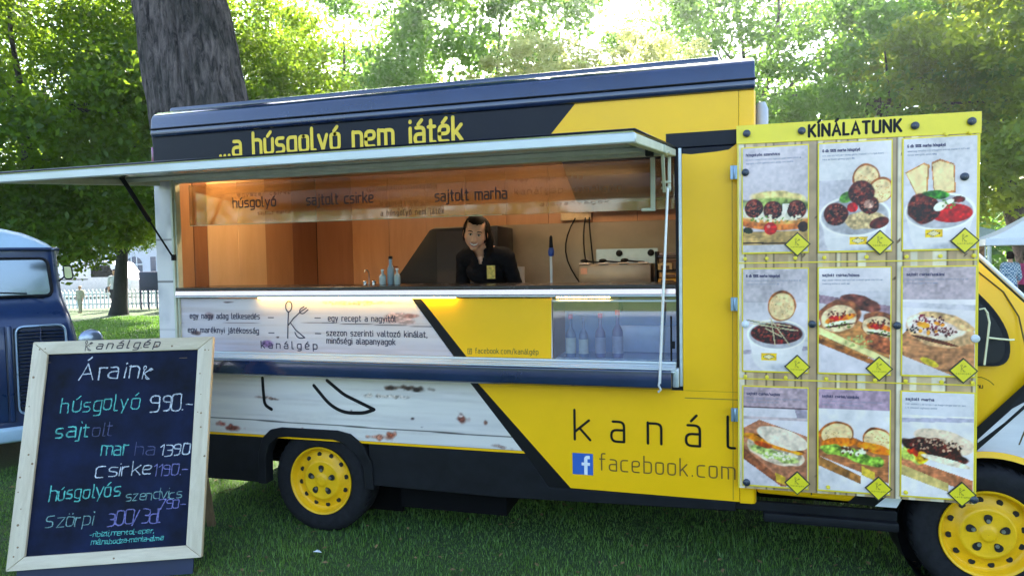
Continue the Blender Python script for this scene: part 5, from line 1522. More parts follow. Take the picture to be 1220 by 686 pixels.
# ================================================================== THINGS INSIDE THE TRUCK
def bottle(name, label, cat, loc, R0, Hh, body, cap, neck=.35, lab=None, group=None):
    t = thing(name, label, cat, loc, 0, group)
    mb = MB(); mb.lathe([(R0 * .9, 0), (R0, .006), (R0, Hh * .50), (R0 * .95, Hh * .56), (R0 * .70, Hh * .63), (R0 * neck, Hh * .70), (R0 * neck, Hh * .93)], 20); mb.build('glass_body', body, t, smooth=True)
    mb = MB(); mb.lathe([(R0 * neck + .003, Hh * .90), (R0 * neck + .003, Hh * .99), (R0 * neck, Hh)], 16); mb.build('cap', cap, t, smooth=True)
    if lab:
        mb = MB(); mb.lathe([(R0 + .0012, Hh * .10), (R0 + .0012, Hh * .46)], 20, capped=False); mb.build('paper_label', lab, t, smooth=True)
    return t
clearb = mat('pale_blue_bottle_glass', (.13, .22, .42), .08, 0, .1, 5, coat=.5)
clearb2 = mat('violet_blue_bottle_glass', (.14, .16, .38), .08, 0, .1, 5, coat=.5)
redc = mat('red_pink_cap', (.70, .08, .18), .4); bluec = mat('blue_cap', (.12, .25, .50), .4); labw = mat('paper_label_white', (.62, .66, .66), .7, 0, .12, 40); lablu = mat('paper_label_faint', (.34, .37, .56), .6, 0, .15, 30)
gB = 'drink bottles in the display case'
bottle('drink_bottle', 'leftmost drink bottle in the display case, white label and pink cap', 'bottle', (1.615, .13, 1.147), .029, .25, clearb, redc, lab=labw, group=gB)
bottle('drink_bottle', 'second drink bottle from the left in the display case, white label and pale cap', 'bottle', (1.690, .13, 1.147), .027, .235, clearb, bluec, lab=labw, group=gB)
bottle('drink_bottle', 'third drink bottle from the left in the display case, faint violet label and pink cap', 'bottle', (1.785, .15, 1.147), .030, .255, clearb2, redc, lab=lablu, group=gB)
bottle('drink_bottle', 'rightmost and tallest drink bottle in the display case, bright red cap', 'bottle', (1.885, .15, 1.147), .031, .275, clearb2, mat('bright_red_cap', (.78, .05, .10), .4), lab=lablu, group=gB)
gC = 'bottles on the serving counter'
bottle('small_bottle', 'small clear bottle left of the tall grey bottle on the counter', 'bottle', (.335, .30, 1.573), .023, .10, mat('clear_plastic', (.42, .46, .42), .2), mat('white_cap', (.6, .62, .6), .4), group=gC)
bottle('tall_bottle', 'tall grey-blue bottle with a black cap on the counter', 'bottle', (.385, .32, 1.573), .024, .185, mat('grey_blue_bottle', (.20, .27, .30), .3), black, .45, group=gC)
bottle('small_bottle', 'small clear bottle with a white cap right of the tall grey bottle', 'bottle', (.440, .30, 1.573), .020, .105, mat('clear_plastic_b', (.34, .40, .38), .2), mat('white_cap', (.6, .62, .6), .4), group=gC)
fa = thing('tap', 'thin steel tap behind the left part of the counter', 'tap', (.215, .34, 1.573))
mb = MB(); mb.tube([(0, 0, 0), (0, 0, .075), (.0, -.02, .095), (0, -.05, .098), (0, -.06, .08)], .004, 8); mb.build('spout', steel, fa, smooth=True)
for q in (-.03, .035):
    mb = MB(); mb.tube([(q, 0, 0), (q, 0, .012)], .012, 10); mb.ellipsoid((q, 0, .018), (.014, .014, .009)); mb.build('tap_handle', mat('chrome', (.7, .7, .72), .12, .9), fa, smooth=True)
cupm = mat('grey_paper_cup', (.36, .32, .28), .6)
cu = thing('paper_roll', 'short grey paper roll standing right of the woman', 'paper roll', (1.10, .9, 1.40))
mb = MB(); mb.lathe([(.045, 0), (.045, .27), (.018, .271), (.018, .22)], 24); mb.build('roll', cupm, cu, smooth=True)
mb = MB(); mb.lathe([(.075, -.012), (.075, -.001)], 24); mb.tube([(0, 0, -.01), (0, 0, -.76)], .02, 8); mb.build('stand', steel, cu, smooth=True)
br = thing('squeegee', 'upright white-handled squeegee with a blue and black grip behind the counter', 'squeegee', (1.405, .6, .64))
mb = MB(); mb.tube([(.0, 0, 0.05), (-.002, 0, 1.10)], .0085, 10); mb.build('pole', mat('white_pole', (.68, .66, .62), .4), br, smooth=True)
mb = MB(); mb.lathe([(.010, 1.098), (.019, 1.105), (.021, 1.13), (.016, 1.15), (.014, 1.155)], 14); mb.build('blue_grip', mat('blue_grip', (.02, .06, .26), .4), br, smooth=True)
mb = MB(); mb.lathe([(.014, 1.1555), (.012, 1.19), (.010, 1.225), (.004, 1.235)], 14); mb.build('black_grip', blackpl, br, smooth=True)
mb = MB(); mb.box(-.15, .15, -.02, .02, 0.0, .05); mb.build('blade', rubber, br, bevel=.006)
hd = thing('cooking_hood', 'large black sloping lid standing on the back counter behind the woman', 'griddle lid', (.0, 1.2, 1.52))
mb = MB(); mb.prism([(-.01, 0), (.0, .06), (.300, .445), (.33, .455), (.86, .462), (.86, 0)], 0, .45); mb.build('lid_shell', mat('black_enamel', (.006, .006, .008), .5, .0, .2, spec=.25), hd, bevel=.01)
mb = MB(); mb.box(.36, .84, -.004, -.0005, .02, .43); mb.build('smoked_panel', mat('smoked_panel', (.022, .018, .02), .45, spec=.25), hd)
mb = MB(); mb.tube([(.02, -.0, .13), (-.005, -.035, .13), (-.005, -.035, .16), (.02, 0, .16)], .006, 6); mb.build('lid_handle', mat('copper_handle', (.35, .12, .05), .3, .6), hd, smooth=True)
ap = thing('bain_marie', 'long steel counter-top food warmer with utensils lying on it', 'food warmer', (1.49, 1.18, 1.5205))
mb = MB(); mb.box(0, .52, 0, .35, 0, .155); mb.build('housing', mat('warm_steel_housing', (.34, .27, .19), .4, .5), ap, bevel=.006)
for i in range(4):
    mb = MB(); mb.box(.0 + i * .142, .075 + i * .142, -.006, .05, .156, .166); mb.build('lid_edge', mat('cream_edge', (.62, .52, .44), .4), ap, bevel=.002, seg=1)
for x in (.26, .50):
    mb = MB(); mb.lathe([(.024, 0), (.026, -.012), (.001, -.018)], 16, (x, .33, .235), 'Y', False); mb.build('knob', blackpl, ap, smooth=True)
mb = MB(); mb.box(.08, .55, .335, .345, .156, .27); mb.build('back_plate', steel, ap)
mb = MB(); mb.box(.012, .06, -.003, -.0005, .085, .13); mb.build('sticker', mat('peach_sticker', (.55, .28, .18), .6), ap)
ru = random.Random(9)
for i, (lb, x) in enumerate((('black ladle lying at the left end of the food warmer', .10), ('short black tongs lying in the middle of the food warmer', .24), ('black spatula lying at the right end of the food warmer', .40))):
    t = thing('kitchen_utensil', lb, 'utensil', (1.49 + x, 1.26, 1.68))
    mb = MB(); mb.tube([(-.06, 0, .02), (0, .01, .012), (.07, 0, .008)], [.006, .007, .005], 8); mb.build('handle', blackpl, t, smooth=True)
    mb = MB(); mb.ellipsoid((-.075, 0, .022), (.03, .022, .012 + i * .002)); mb.build('head', blackpl, t, smooth=True)
sh = thing('storage_rack', 'dark rack of yellow boxes and papers at the right end of the back counter', 'rack', (2.04, 1.16, 1.5205))
mb = MB(); mb.box(0, .19, 0, .35, .0, .006); mb.box(0, .012, 0, .35, .006, .24); mb.box(.178, .19, 0, .35, .006, .24); mb.box(.0125, .1775, 0, .35, .10, .106); mb.box(.0125, .1775, 0, .35, .19, .196); mb.build('frame', black, sh)
for i, (a, b, z0, z1, c) in enumerate(((.02, .15, .012, .05, (.62, .34, .05)), (.03, .16, .055, .09, (.50, .30, .10)), (.02, .12, .11, .16, (.55, .42, .20)), (.03, .17, .165, .185, (.30, .20, .12)), (.02, .17, .20, .215, (.10, .12, .2)), (.03, .17, .22, .232, (.5, .48, .5)))):
    t = thing('cardboard_box', ['flat orange box at the bottom of the dark rack', 'brown box second from the bottom of the dark rack', 'pale yellow box in the middle of the dark rack', 'thin brown folder above the pale yellow box in the rack', 'dark blue folder on top of the rack', 'white paper stack topmost on the rack'][i], 'box', (2.04 + a, 1.165, 1.5205 + z0))
    mb = MB(); mb.box(0, b - a, 0, .2, 0, z1 - z0 - .003); mb.build('carton', mat('carton%d' % 0 if False else 'carton_' + 'abcdef'[i], c, .7), t, bevel=.002, seg=1)
    mb = MB(); mb.box(.02, b - a - .02, -.0012, -.0003, .003, (z1 - z0) * .6); mb.build('box_print', mat('box_print_dark', (.12, .06, .03), .7), t)

# ================================================================== TREES
def crown_mesh(name, seed, clumps, per, leaf, mt, rx=1.0, rz=1.0, cr=.26, hollow=.35, flat=.6):
    r = np.random.default_rng(seed)
    d = r.normal(size=(clumps, 3)); d /= np.linalg.norm(d, axis=1)[:, None]
    rad = (hollow + (1 - hollow) * r.random(clumps) ** .6)
    c = d * rad[:, None] * np.array([rx, rx, rz])
    N = clumps * per
    sz = cr * (.6 + .8 * r.random(clumps))
    off = r.normal(size=(clumps, per, 3)); off /= np.linalg.norm(off, axis=2)[..., None]
    off *= (r.random((clumps, per, 1)) ** .45) * sz[:, None, None] * np.array([1, 1, flat])
    off[..., 2] -= (np.hypot(off[..., 0], off[..., 1]) ** 2) * .5
    P = (c[:, None] + off).reshape(-1, 3)
    nrm = r.normal(size=(N, 3)) + np.array([0, 0, .5]); nrm /= np.linalg.norm(nrm, axis=1)[:, None]
    t = np.cross(nrm, r.normal(size=(N, 3))); t /= np.linalg.norm(t, axis=1)[:, None]
    b = np.cross(nrm, t)
    s = leaf * (.6 + .8 * r.random((N, 1)))
    V = np.stack([P - t * s, P - b * s * .55 + t * s * .1, P + t * s, P + b * s * .55 + t * s * .1], 1).reshape(-1, 3)
    me = bpy.data.meshes.new(name)
    me.vertices.add(len(V)); me.vertices.foreach_set('co', V.ravel())
    me.loops.add(N * 4); me.loops.foreach_set('vertex_index', np.arange(N * 4, dtype=np.int32))
    me.polygons.add(N); me.polygons.foreach_set('loop_start', np.arange(0, N * 4, 4, dtype=np.int32))
    me.update(calc_edges=True); me.materials.append(mt)
    return me, c
def bark(name, c1, c2):
    mt = bpy.data.materials.new(name); mt.use_nodes = True; nt = mt.node_tree; b = nt.nodes['Principled BSDF']
    tc = nt.nodes.new('ShaderNodeTexCoord'); mp = nt.nodes.new('ShaderNodeMapping'); mp.inputs['Scale'].default_value = (1, 1, .24)
    nt.links.new(tc.outputs['Object'], mp.inputs[0])
    nz = nt.nodes.new('ShaderNodeTexNoise'); nz.inputs['Scale'].default_value = 13; nz.inputs['Detail'].default_value = 9; nz.inputs['Roughness'].default_value = .75; nz.inputs['Distortion'].default_value = .8
    nt.links.new(mp.outputs[0], nz.inputs['Vector'])
    n2 = nt.nodes.new('ShaderNodeTexNoise'); n2.inputs['Scale'].default_value = 1.6; n2.inputs['Detail'].default_value = 3
    nt.links.new(tc.outputs['Object'], n2.inputs['Vector'])
    cr = nt.nodes.new('ShaderNodeValToRGB'); cr.color_ramp.elements[0].position = .40; cr.color_ramp.elements[1].position = .63
    cr.color_ramp.elements[0].color = (*c1, 1); cr.color_ramp.elements[1].color = (*c2, 1)
    nt.links.new(nz.outputs['Fac'], cr.inputs[0])
    mx = nt.nodes.new('ShaderNodeMix'); mx.data_type = 'RGBA'; mx.blend_type = 'MIX'
    mrr = nt.nodes.new('ShaderNodeMapRange'); mrr.inputs[1].default_value = .45; mrr.inputs[2].default_value = .7; mrr.inputs[4].default_value = .5
    nt.links.new(n2.outputs['Fac'], mrr.inputs[0]); nt.links.new(mrr.outputs[0], mx.inputs[0])
    nt.links.new(cr.outputs[0], mx.inputs[6]); mx.inputs[7].default_value = (c1[0] * .9, c1[1] * 1.5, c1[2] * 1.0, 1)
    nt.links.new(mx.outputs[2], b.inputs['Base Color']); b.inputs['Roughness'].default_value = .9
    bp = nt.nodes.new('ShaderNodeBump'); bp.inputs['Strength'].default_value = 1; bp.inputs['Distance'].default_value = .06
    nt.links.new(nz.outputs['Fac'], bp.inputs['Height']); nt.links.new(bp.outputs[0], b.inputs['Normal'])
    return mt
barkm = bark('grey_bark', (.014, .011, .011), (.19, .15, .14))
barkd = bark('dark_bark', (.012, .011, .012), (.04, .036, .035))
leaf_dark = leafmat('leaf_dark', (.010, .030, .004), (.05, .12, .015), (.40, .60, .03), .54)
leaf_mid = leafmat('leaf_mid', (.022, .075, .022), (.09, .21, .04), (.32, .58, .06), .52)
leaf_pale = leafmat('leaf_pale', (.16, .22, .06), (.34, .40, .12), (.85, .85, .30), .68)
leaf_maple = leafmat('leaf_maple', (.015, .055, .012), (.14, .25, .03), (.50, .62, .04), .52)
M_near = crown_mesh('crown_dense', 1, 250, 430, .0145, leaf_dark, 1, .8, .20, .45)
M_mid = crown_mesh('crown_mid', 2, 120, 230, .020, leaf_mid, 1, 1.0, .19, .40)
M_mid2 = crown_mesh('crown_mid', 12, 105, 220, .021, leaf_mid, 1, .9, .21, .35)
M_pale = crown_mesh('crown_pale', 3, 190, 170, .022, leaf_pale, 1, .85, .17, .35)
M_map = crown_mesh('crown_maple', 4, 200, 230, .022, leaf_maple, 1, .9, .18, .40)
def tree(label, base, h, crown, cr, cz, r0, name='tree', mt=barkm, lean=(0, 0), rot=0, limbs=9, group=None, seed=1, bottom=None):
    t = thing(name, label, 'tree', (base[0], base[1], 0), rot, group)
    r = random.Random(seed)
    pts = []; rs = []
    nn = 14
    for i in range(nn + 1):
        q = i / nn
        pts.append(Vector((lean[0] * q + math.sin(q * 5 + seed) * .03 * h * .1, lean[1] * q, h * q))); rs.append(r0 * (1 - .62 * q) * (1.25 if i == 0 else 1.06 if i == 1 else 1))
    mb = MB(); mb.tube(pts, rs, 22); tr = mb.build('trunk', mt, t, smooth=True)
    top = Vector((lean[0], lean[1], cz))
    if limbs:
        me, cc = crown
        for k in range(limbs):
            c = Vector(cc[(k * 7 + seed) % len(cc)]) * cr + top
            st = pts[r.randint(nn // 2, nn)]
            m1 = st.lerp(c, .5) + Vector((r.uniform(-.3, .3), r.uniform(-.3, .3), r.uniform(-.1, .5))) * cr * .15
            a = r0 * r.uniform(.18, .34)
            mb = MB(); mb.tube([st, st.lerp(m1, .5) + Vector((0, 0, .05 * cr)), m1, m1.lerp(c, .5) + Vector((r.uniform(-.1, .1) * cr, 0, .05 * cr)), c], [a, a * .8, a * .6, a * .4, a * .15], 7)
            mb.build('limb', mt, t, smooth=True)
    o = bpy.data.objects.new('crown', crown[0]); COL.objects.link(o); o.parent = t; o.location = top; o.scale = (cr, cr, cr); o.rotation_euler = (0, 0, seed * 1.3)
    return t
gT = 'trees beyond the food truck'
# the big trunk right behind the truck
big = thing('tree', 'massive leaning tree trunk rising directly behind the rear of the food truck', 'tree', (-3.15, 3.6, 0))
mb = MB(); vs = []; fs = []; SEG = 150; rr = random.Random(4)
ph = [(rr.uniform(0, 6.28), rr.randint(5, 17), rr.uniform(.4, 1)) for _ in range(7)]
zs = [i * .16 for i in range(58)]
for z in zs:
    q = z / 9.0
    cx = -.98 * (z / 5.5) ** 1.0 - .08 - (.0 if z < 5 else (z - 5) * .05); cyy = .2 * q
    rad = .68 - .028 * z + .35 * math.exp(-z * 2.2)
    for k in range(SEG):
        a = 2 * math.pi * k / SEG
        w = sum(am * abs(math.sin(fq * .5 * a + p_ + .35 * math.sin(z * 1.1 + p_) )) for p_, fq, am in ph) / 4
        rd = rad * (1 + .10 * (w - .6)) + .020 * abs(math.sin(19 * a + 1.6 * math.sin(z * 1.3 + a * 2))) + .012 * math.sin(41 * a + 2.2 * math.sin(z * 2.1)) + rr.uniform(-.010, .010)
        vs.append((cx + rd * math.cos(a), cyy + rd * math.sin(a), z))
for i in range(len(zs) - 1):
    for k in range(SEG): a = i * SEG + k; b = i * SEG + (k + 1) % SEG; fs.append((a, b, b + SEG, a + SEG))
mb.add(vs, fs); mb.build('trunk', barkm, big, smooth=True)
for k, (dx, dy, dz) in enumerate(((4.2, 1.5, 3.5), (-4, 2, 3), (2, -3.5, 3.2), (-2.5, -3, 3.6), (1, 4, 4), (5, -1.5, 2.6))):
    st = Vector((-1.5, .2, 7.4 + .3 * k)); e = st + Vector((dx, dy, dz))
    mb = MB(); mb.tube([st, st.lerp(e, .3) + Vector((0, 0, .5)), st.lerp(e, .65) + Vector((.2, 0, .4)), e], [.26, .19, .12, .04], 9); mb.build('limb', barkm, big, smooth=True)
for (ox, oy, oz, s_, rz) in ((0.6, .2, 11.0, 5.6, 0), (-1.5, 5.5, 13.2, 5.6, 4), (-2.2, -1.0, 10.0, 4.0, 2)):  # middle crown added out of view to shade the grass
    o = bpy.data.objects.new('crown', M_near[0]); COL.objects.link(o); o.parent = big; o.location = (ox, oy, oz); o.scale = (s_, s_, s_ * .8); o.rotation_euler = (0, 0, rz)
tree('dark leafy tree hanging low over the vintage van at the left edge', (-11.2, 7.2), 5.0, M_near, 4.3, 5.3, .28, seed=2, group=gT)
tree('dense dark tree standing between the vintage van and the big trunk', (-9.3, 10.3), 5.5, M_near, 3.6, 5.6, .22, seed=5, group=gT)
tree('small crooked dark-trunked tree standing on the lawn edge beyond the van', (-17.5, 15.3), 4.0, M_near, 3.1, 5.0, .27, mt=barkd, lean=(.5, 0), seed=7, limbs=6, group=gT)
tree('green tree with sky gaps right of the big trunk', (-10.8, 20.5), 7.5, M_mid, 5.0, 8.4, .30, seed=3, group=gT)
tree('tall blue-green tree behind the middle of the truck roof', (-6.0, 22.0), 8.5, M_mid2, 5.6, 9.6, .34, seed=4, group=gT)
tree('pale yellow-green sunlit tree above the roof right of the middle', (-2.5, 17.6), 5.4, M_pale, 2.6, 6.8, .14, seed=6, group=gT)
tree('pale sunlit tree whose crown touches the navy roof edge at its right part', (.7, 18.4), 5.4, M_pale, 2.5, 6.9, .14, seed=16, group=gT)
tree('tall tree with visible dark limbs behind the front end of the truck', (4.4, 25.5), 9.0, M_mid, 5.4, 10.2, .36, seed=8, group=gT, limbs=14)
tree('broad tree with crossing limbs behind the menu board', (8.6, 22.5), 7.2, M_mid2, 4.8, 7.6, .34, seed=9, group=gT, limbs=14)
tree('bright yellow-green maple at the right edge above the menu board', (11.8, 16.8), 6.5, M_map, 4.2, 7.6, .30, seed=10, group=gT, limbs=8)
tree('maple with a leaning bare trunk behind the white canopy', (15.0, 26.0), 7.5, M_map, 5.5, 8.0, .48, lean=(-2.2, 0), seed=11, group=gT)
tree('round green tree farthest right behind the stalls', (21, 31), 6.5, M_map, 6.0, 6.0, .4, seed=13, group=gT)
# far wood closing the gaps under the crowns
r = np.random.default_rng(77)
n = 26000
ang = r.uniform(-.35, .95, n); dist = r.uniform(44, 56, n); hgt = r.random(n) ** .8 * (6.5 + 2.5 * np.sin(ang * 9) + 1.5 * np.sin(ang * 23))
P = np.stack([np.sin(ang) * dist, np.cos(ang) * dist, hgt + .3], -1)
nv = r.normal(size=(n, 3)); nv /= np.linalg.norm(nv, axis=1)[:, None]; t = np.cross(nv, r.normal(size=(n, 3))); t /= np.linalg.norm(t, axis=1)[:, None]; b = np.cross(nv, t)
s = .26 * (.6 + .8 * r.random((n, 1)))
V = np.stack([P - t * s, P - b * s * .6, P + t * s, P + b * s * .6], 1).reshape(-1, 3)
me = bpy.data.meshes.new('far_wood'); me.from_pydata(V.tolist(), [], np.arange(n * 4).reshape(-1, 4).tolist()); me.materials.append(leaf_mid)
o = bpy.data.objects.new('far_wood', me); COL.objects.link(o); tag(o, 'far wood closing the view behind the park trees', 'wood'); o['kind'] = 'stuff'

n = 16000
ang = r.uniform(-1.1, 1.25, n) + math.pi; dist = r.uniform(27, 33, n); hgt = r.random(n) ** .8 * (5.2 + 1.2 * np.sin(ang * 9) + .9 * np.sin(ang * 23))
P = np.stack([np.sin(ang) * dist, np.cos(ang) * dist, hgt + .2], -1)
nv = r.normal(size=(n, 3)); nv /= np.linalg.norm(nv, axis=1)[:, None]; t = np.cross(nv, r.normal(size=(n, 3))); t /= np.linalg.norm(t, axis=1)[:, None]; b = np.cross(nv, t)
s = .22 * (.6 + .8 * r.random((n, 1)))
V = np.stack([P - t * s, P - b * s * .6, P + t * s, P + b * s * .6], 1).reshape(-1, 3)
me = bpy.data.meshes.new('far_shrubs'); me.from_pydata(V.tolist(), [], np.arange(n * 4).reshape(-1, 4).tolist()); me.materials.append(leaf_dark)
o = bpy.data.objects.new('far_shrubs', me); COL.objects.link(o); tag(o, 'belt of shrubs across the pavement opposite the truck, seen in its glass', 'shrubs'); o['kind'] = 'stuff'

# ================================================================== FAR STREET
bl = thing('pale_building', 'long white building with arched windows beyond the lawn at the left', 'building', (-47, 48, 0), R(18))
mb = MB(); mb.box(-22, 22, 0, 8, -.5, 11); mb.build('wall', mat('white_render', (.62, .62, .66), .8, 0, .06, .5), bl)
mb = MB(); mb.box(-22.2, 22.2, -.25, -.001, 3.55, 3.85); mb.box(-22.2, 22.2, -.15, -.001, 0, .6); mb.build('cornice', white, bl)
winm = mat('dim_blue_pane', (.05, .07, .13), .1, 0, .3, 1, coat=.3)
for i in range(12):
    x = -19.5 + i * 3.5
    q = [(x - .75, .9), (x + .75, .9)] + [(x + .75 * math.cos(a), 1.9 + .75 * math.sin(a)) for a in [math.pi * k / 8 for k in range(9)]]
    mb = MB(); mb.prism([(a, b) for a, b in q], -.03, -.002)
    w = mb.build('window', winm, bl)
    mb = MB()
    for dx in (-.25, .25): mb.box(x + dx - .04, x + dx + .04, -.06, -.031, .9, 2.6)
    mb.box(x - .8, x + .8, -.07, -.031, 1.85, 1.95); mb.box(x - .9, x + .9, -.14, -.031, .78, .9); mb.build('window_frame', white, w)
    mb = MB(); mb.box(x - .6, x + .6, -.03, -.002, 4.6, 6.9); w = mb.build('window', winm, bl)
    mb = MB(); mb.box(x - .04, x + .04, -.06, -.031, 4.6, 6.9); mb.box(x - .7, x + .7, -.12, -.031, 4.45, 4.6); mb.build('window_frame', white, w)
    mb = MB(); mb.box(x + 1.5, x + 2.0, -.03, -.002, .9, 2.6); mb.build('window', winm, bl)
# picket fence
pf = thing('picket_fence', 'low white picket fence along the path beyond the lawn', 'fence', (-26.5, 15.6, 0), R(17))
for i in range(66):
    mb = MB() if i == 0 else mb
    if i == 0:
        mb.prism([(-.035, .08), (.035, .08), (.035, .78), (0, .84), (-.035, .78)], -.012, .012)
        first = mb.build('picket', white, pf, loc=(0, 0, 0))
    else:
        c = first.copy(); COL.objects.link(c); c.parent = pf; c.location = (i * .155, 0, 0)
mb = MB(); mb.box(-.05, 10.3, .013, .05, .20, .28); mb.build('fence_rail', white, pf)
mb = MB(); mb.box(-.05, 10.3, .013, .05, .60, .68); mb.build('fence_rail', white, pf)
# white parked van behind the fence
wv = thing('parked_van', 'long white parked van behind the picket fence', 'van', (-31.5, 25.5, 0), R(12))
mb = MB(); mb.prism([(-3.6, .35), (3.6, .35), (3.65, 1.0), (3.2, 1.15), (2.6, 1.95), (2.2, 2.05), (-3.6, 2.05)], 0, 1.8); mb.build('body', mat('white_van_paint', (.66, .64, .62), .4), wv, bevel=.08, seg=2)
mb = MB(); mb.prism([(1.3, 1.15), (2.75, 1.15), (2.35, 1.80), (1.3, 1.80)], -.01, .0); mb.build('side_window', darkglass, wv)
mb = MB(); mb.box(-3.2, 1.1, -.012, .0, 1.02, 1.07); mb.build('side_moulding', blackpl, wv)
for x in (-2.4, 2.4):
    mb = MB(); mb.lathe([(.2, -.02), (.34, -.02), (.34, .2), (.2, .2)], 20, (x, 0, .34), 'Y'); mb.build('wheel', rubber, wv, smooth=True)
# stall at the left with orange goods
def stall(label, loc, rz, canopy, goods, w=2.6, h=2.1, dark=False):
    t = thing('market_stall', label, 'stall', loc, rz)
    for x in (-w / 2, w / 2):
        for y in (0, 1.6):
            mb = MB(); mb.tube([(x, y, 0), (x, y, h)], .025, 8); mb.build('pole', aluw, t)
    mb = MB(); mb.add([(-w / 2 - .1, -.1, h), (w / 2 + .1, -.1, h), (w / 2 + .1, 1.7, h), (-w / 2 - .1, 1.7, h), (0, .8, h + .55), (-w / 2 - .1, -.1, h - .22), (w / 2 + .1, -.1, h - .22), (w / 2 + .1, 1.7, h - .22), (-w / 2 - .1, 1.7, h - .22)],
                      [(0, 1, 4), (1, 2, 4), (2, 3, 4), (3, 0, 4), (5, 6, 1, 0), (6, 7, 2, 1), (7, 8, 3, 2), (8, 5, 0, 3)]); mb.build('canopy', canopy, t)
    mb = MB(); mb.box(-w / 2 + .1, w / 2 - .1, .1, .8, .72, .78); mb.box(-w / 2 + .12, w / 2 - .12, .11, .13, .1, .72); mb.build('counter', goods[0], t)
    mb = MB(); mb.box(-w / 2, w / 2, 1.58, 1.60, .1, h - .3); mb.build('back_cloth', goods[1], t)
    return t
canw = mat('white_canvas', (.74, .75, .80), .7, 0, .05, 3)
stall('market stall with orange goods hanging beside the person in black', (-15.9, 18.3, 0), R(25), canw, (mat('blue_table_cloth', (.05, .07, .20), .8), mat('brown_orange_back', (.28, .12, .04), .8, 0, .4, 4)))
ro = random.Random(21)
for i in range(9):
    t = thing('hanging_bag', ['topmost', 'large', 'small', 'dark', 'pale', 'rounded', 'long', 'short', 'low'][i] + ' orange-brown bag hanging at the left market stall', 'bag', (-16.9 + (i % 5) * .42, 18.5 + (i % 5) * .18, 1.15 + (i // 5) * .42), R(25), 'bags hanging at the left market stall')
    mb = MB(); mb.ellipsoid((0, 0, 0), (.13 + .03 * (i % 3), .06, .15 + .02 * (i % 2)), 10, 8); mb.build('bag_body', mat('orange_leather_' + 'abc'[i % 3], [(.45, .16, .03), (.30, .09, .03), (.50, .26, .06)][i % 3], .6), t, smooth=True)
    mb = MB(); mb.tube([(-.07, 0, .12), (0, 0, .26), (.07, 0, .12)], .008, 6); mb.build('strap', blackpl, t)
# dark bin frame left of the person in black
bn = thing('waste_bin', 'dark bin on thin legs between the tree trunk and the stall', 'bin', (-18.6, 18.0, 0), R(20))
mb = MB(); mb.box(-.5, .5, -.02, .3, .75, 1.5); mb.build('bin_body', mat('navy_bin', (.03, .04, .09), .6), bn, bevel=.03)
for x in (-.46, -.16, .16, .46):
    mb = MB(); mb.box(x - .025, x + .025, 0, .05, 0, .75); mb.build('leg', mat('navy_bin', (.03, .04, .09), .6), bn)
# canopies at the right
gz = thing('gazebo', 'white pointed gazebo canopy at the right edge above the people', 'gazebo', (10.9, 16.0, 0), R(-12))
hw = 1.5
for x in (-hw, hw):
    for y in (-hw, hw):
        mb = MB(); mb.tube([(x, y, 0), (x, y, 2.05)], .028, 8); mb.build('pole', aluw, gz)
for k, (a, b) in enumerate((((-1, -1), (1, -1)), ((1, -1), (1, 1)), ((1, 1), (-1, 1)), ((-1, 1), (-1, -1)))):
    vs = []; NN = 10; fs = []
    for i in range(NN + 1):
        q = i / NN; zz = 2.02 + .95 * (q ** 1.35)
        for j in range(9):
            s_ = j / 8; ex = a[0] * (1 - s_) + b[0] * s_; ey = a[1] * (1 - s_) + b[1] * s_
            vs.append((ex * hw * 1.04 * (1 - q), ey * hw * 1.04 * (1 - q), zz - .05 * math.sin(s_ * math.pi) * (1 - q)))
    for i in range(NN):
        for j in range(8): p0 = i * 9 + j; fs.append((p0, p0 + 1, p0 + 10, p0 + 9))
    vs2 = []; m0 = len(vs)
    mb = MB(); mb.add(vs, fs); mb.add([(a[0] * hw * 1.04, a[1] * hw * 1.04, 2.02), (b[0] * hw * 1.04, b[1] * hw * 1.04, 2.02), (b[0] * hw * 1.04, b[1] * hw * 1.04, 1.86), (a[0] * hw * 1.04, a[1] * hw * 1.04, 1.86)], [(0, 1, 2, 3)])
    mb.build('canopy_panel', canw, gz, smooth=True)
stall('small market stall of pink and red goods left of the gazebo', (9.3, 19.8, 0), R(-15), mat('pale_green_canvas', (.45, .52, .50), .7), (mat('magenta_cloth', (.45, .06, .16), .8), mat('mixed_goods', (.38, .20, .10), .8, 0, .8, 5)), 3.2, 2.35)
for i in range(10):
    t = thing('flower_bunch', ['pink', 'deep red', 'magenta', 'pale pink', 'orange', 'crimson', 'rose', 'violet', 'brick red', 'coral'][i] + ' bundle displayed on the small stall left of the gazebo', 'flowers', (8.0 + (i % 5) * .48, 19.85 - (i % 5) * .12, .80 + .42 * (i // 5)), 0, 'bundles on the small stall')
    c = [(.60, .12, .28), (.35, .03, .04), (.55, .04, .25), (.65, .35, .40), (.60, .22, .05), (.45, .02, .06), (.58, .15, .22), (.28, .08, .35), (.40, .10, .05), (.65, .22, .15)][i]
    mb = MB()
    for q in range(14): mb.ellipsoid((ro.gauss(0, .10), ro.gauss(0, .06), .2 + ro.gauss(0, .07)), (.05, .05, .04), 6, 4)
    mb.build('blossoms', mat('blossom_' + 'abcdefghij'[i], c, .8), t, smooth=True)
    mb = MB(); mb.lathe([(.05, 0), (.08, .16)], 10); mb.build('pot', mat('brown_pot', (.2, .09, .05), .7), t)

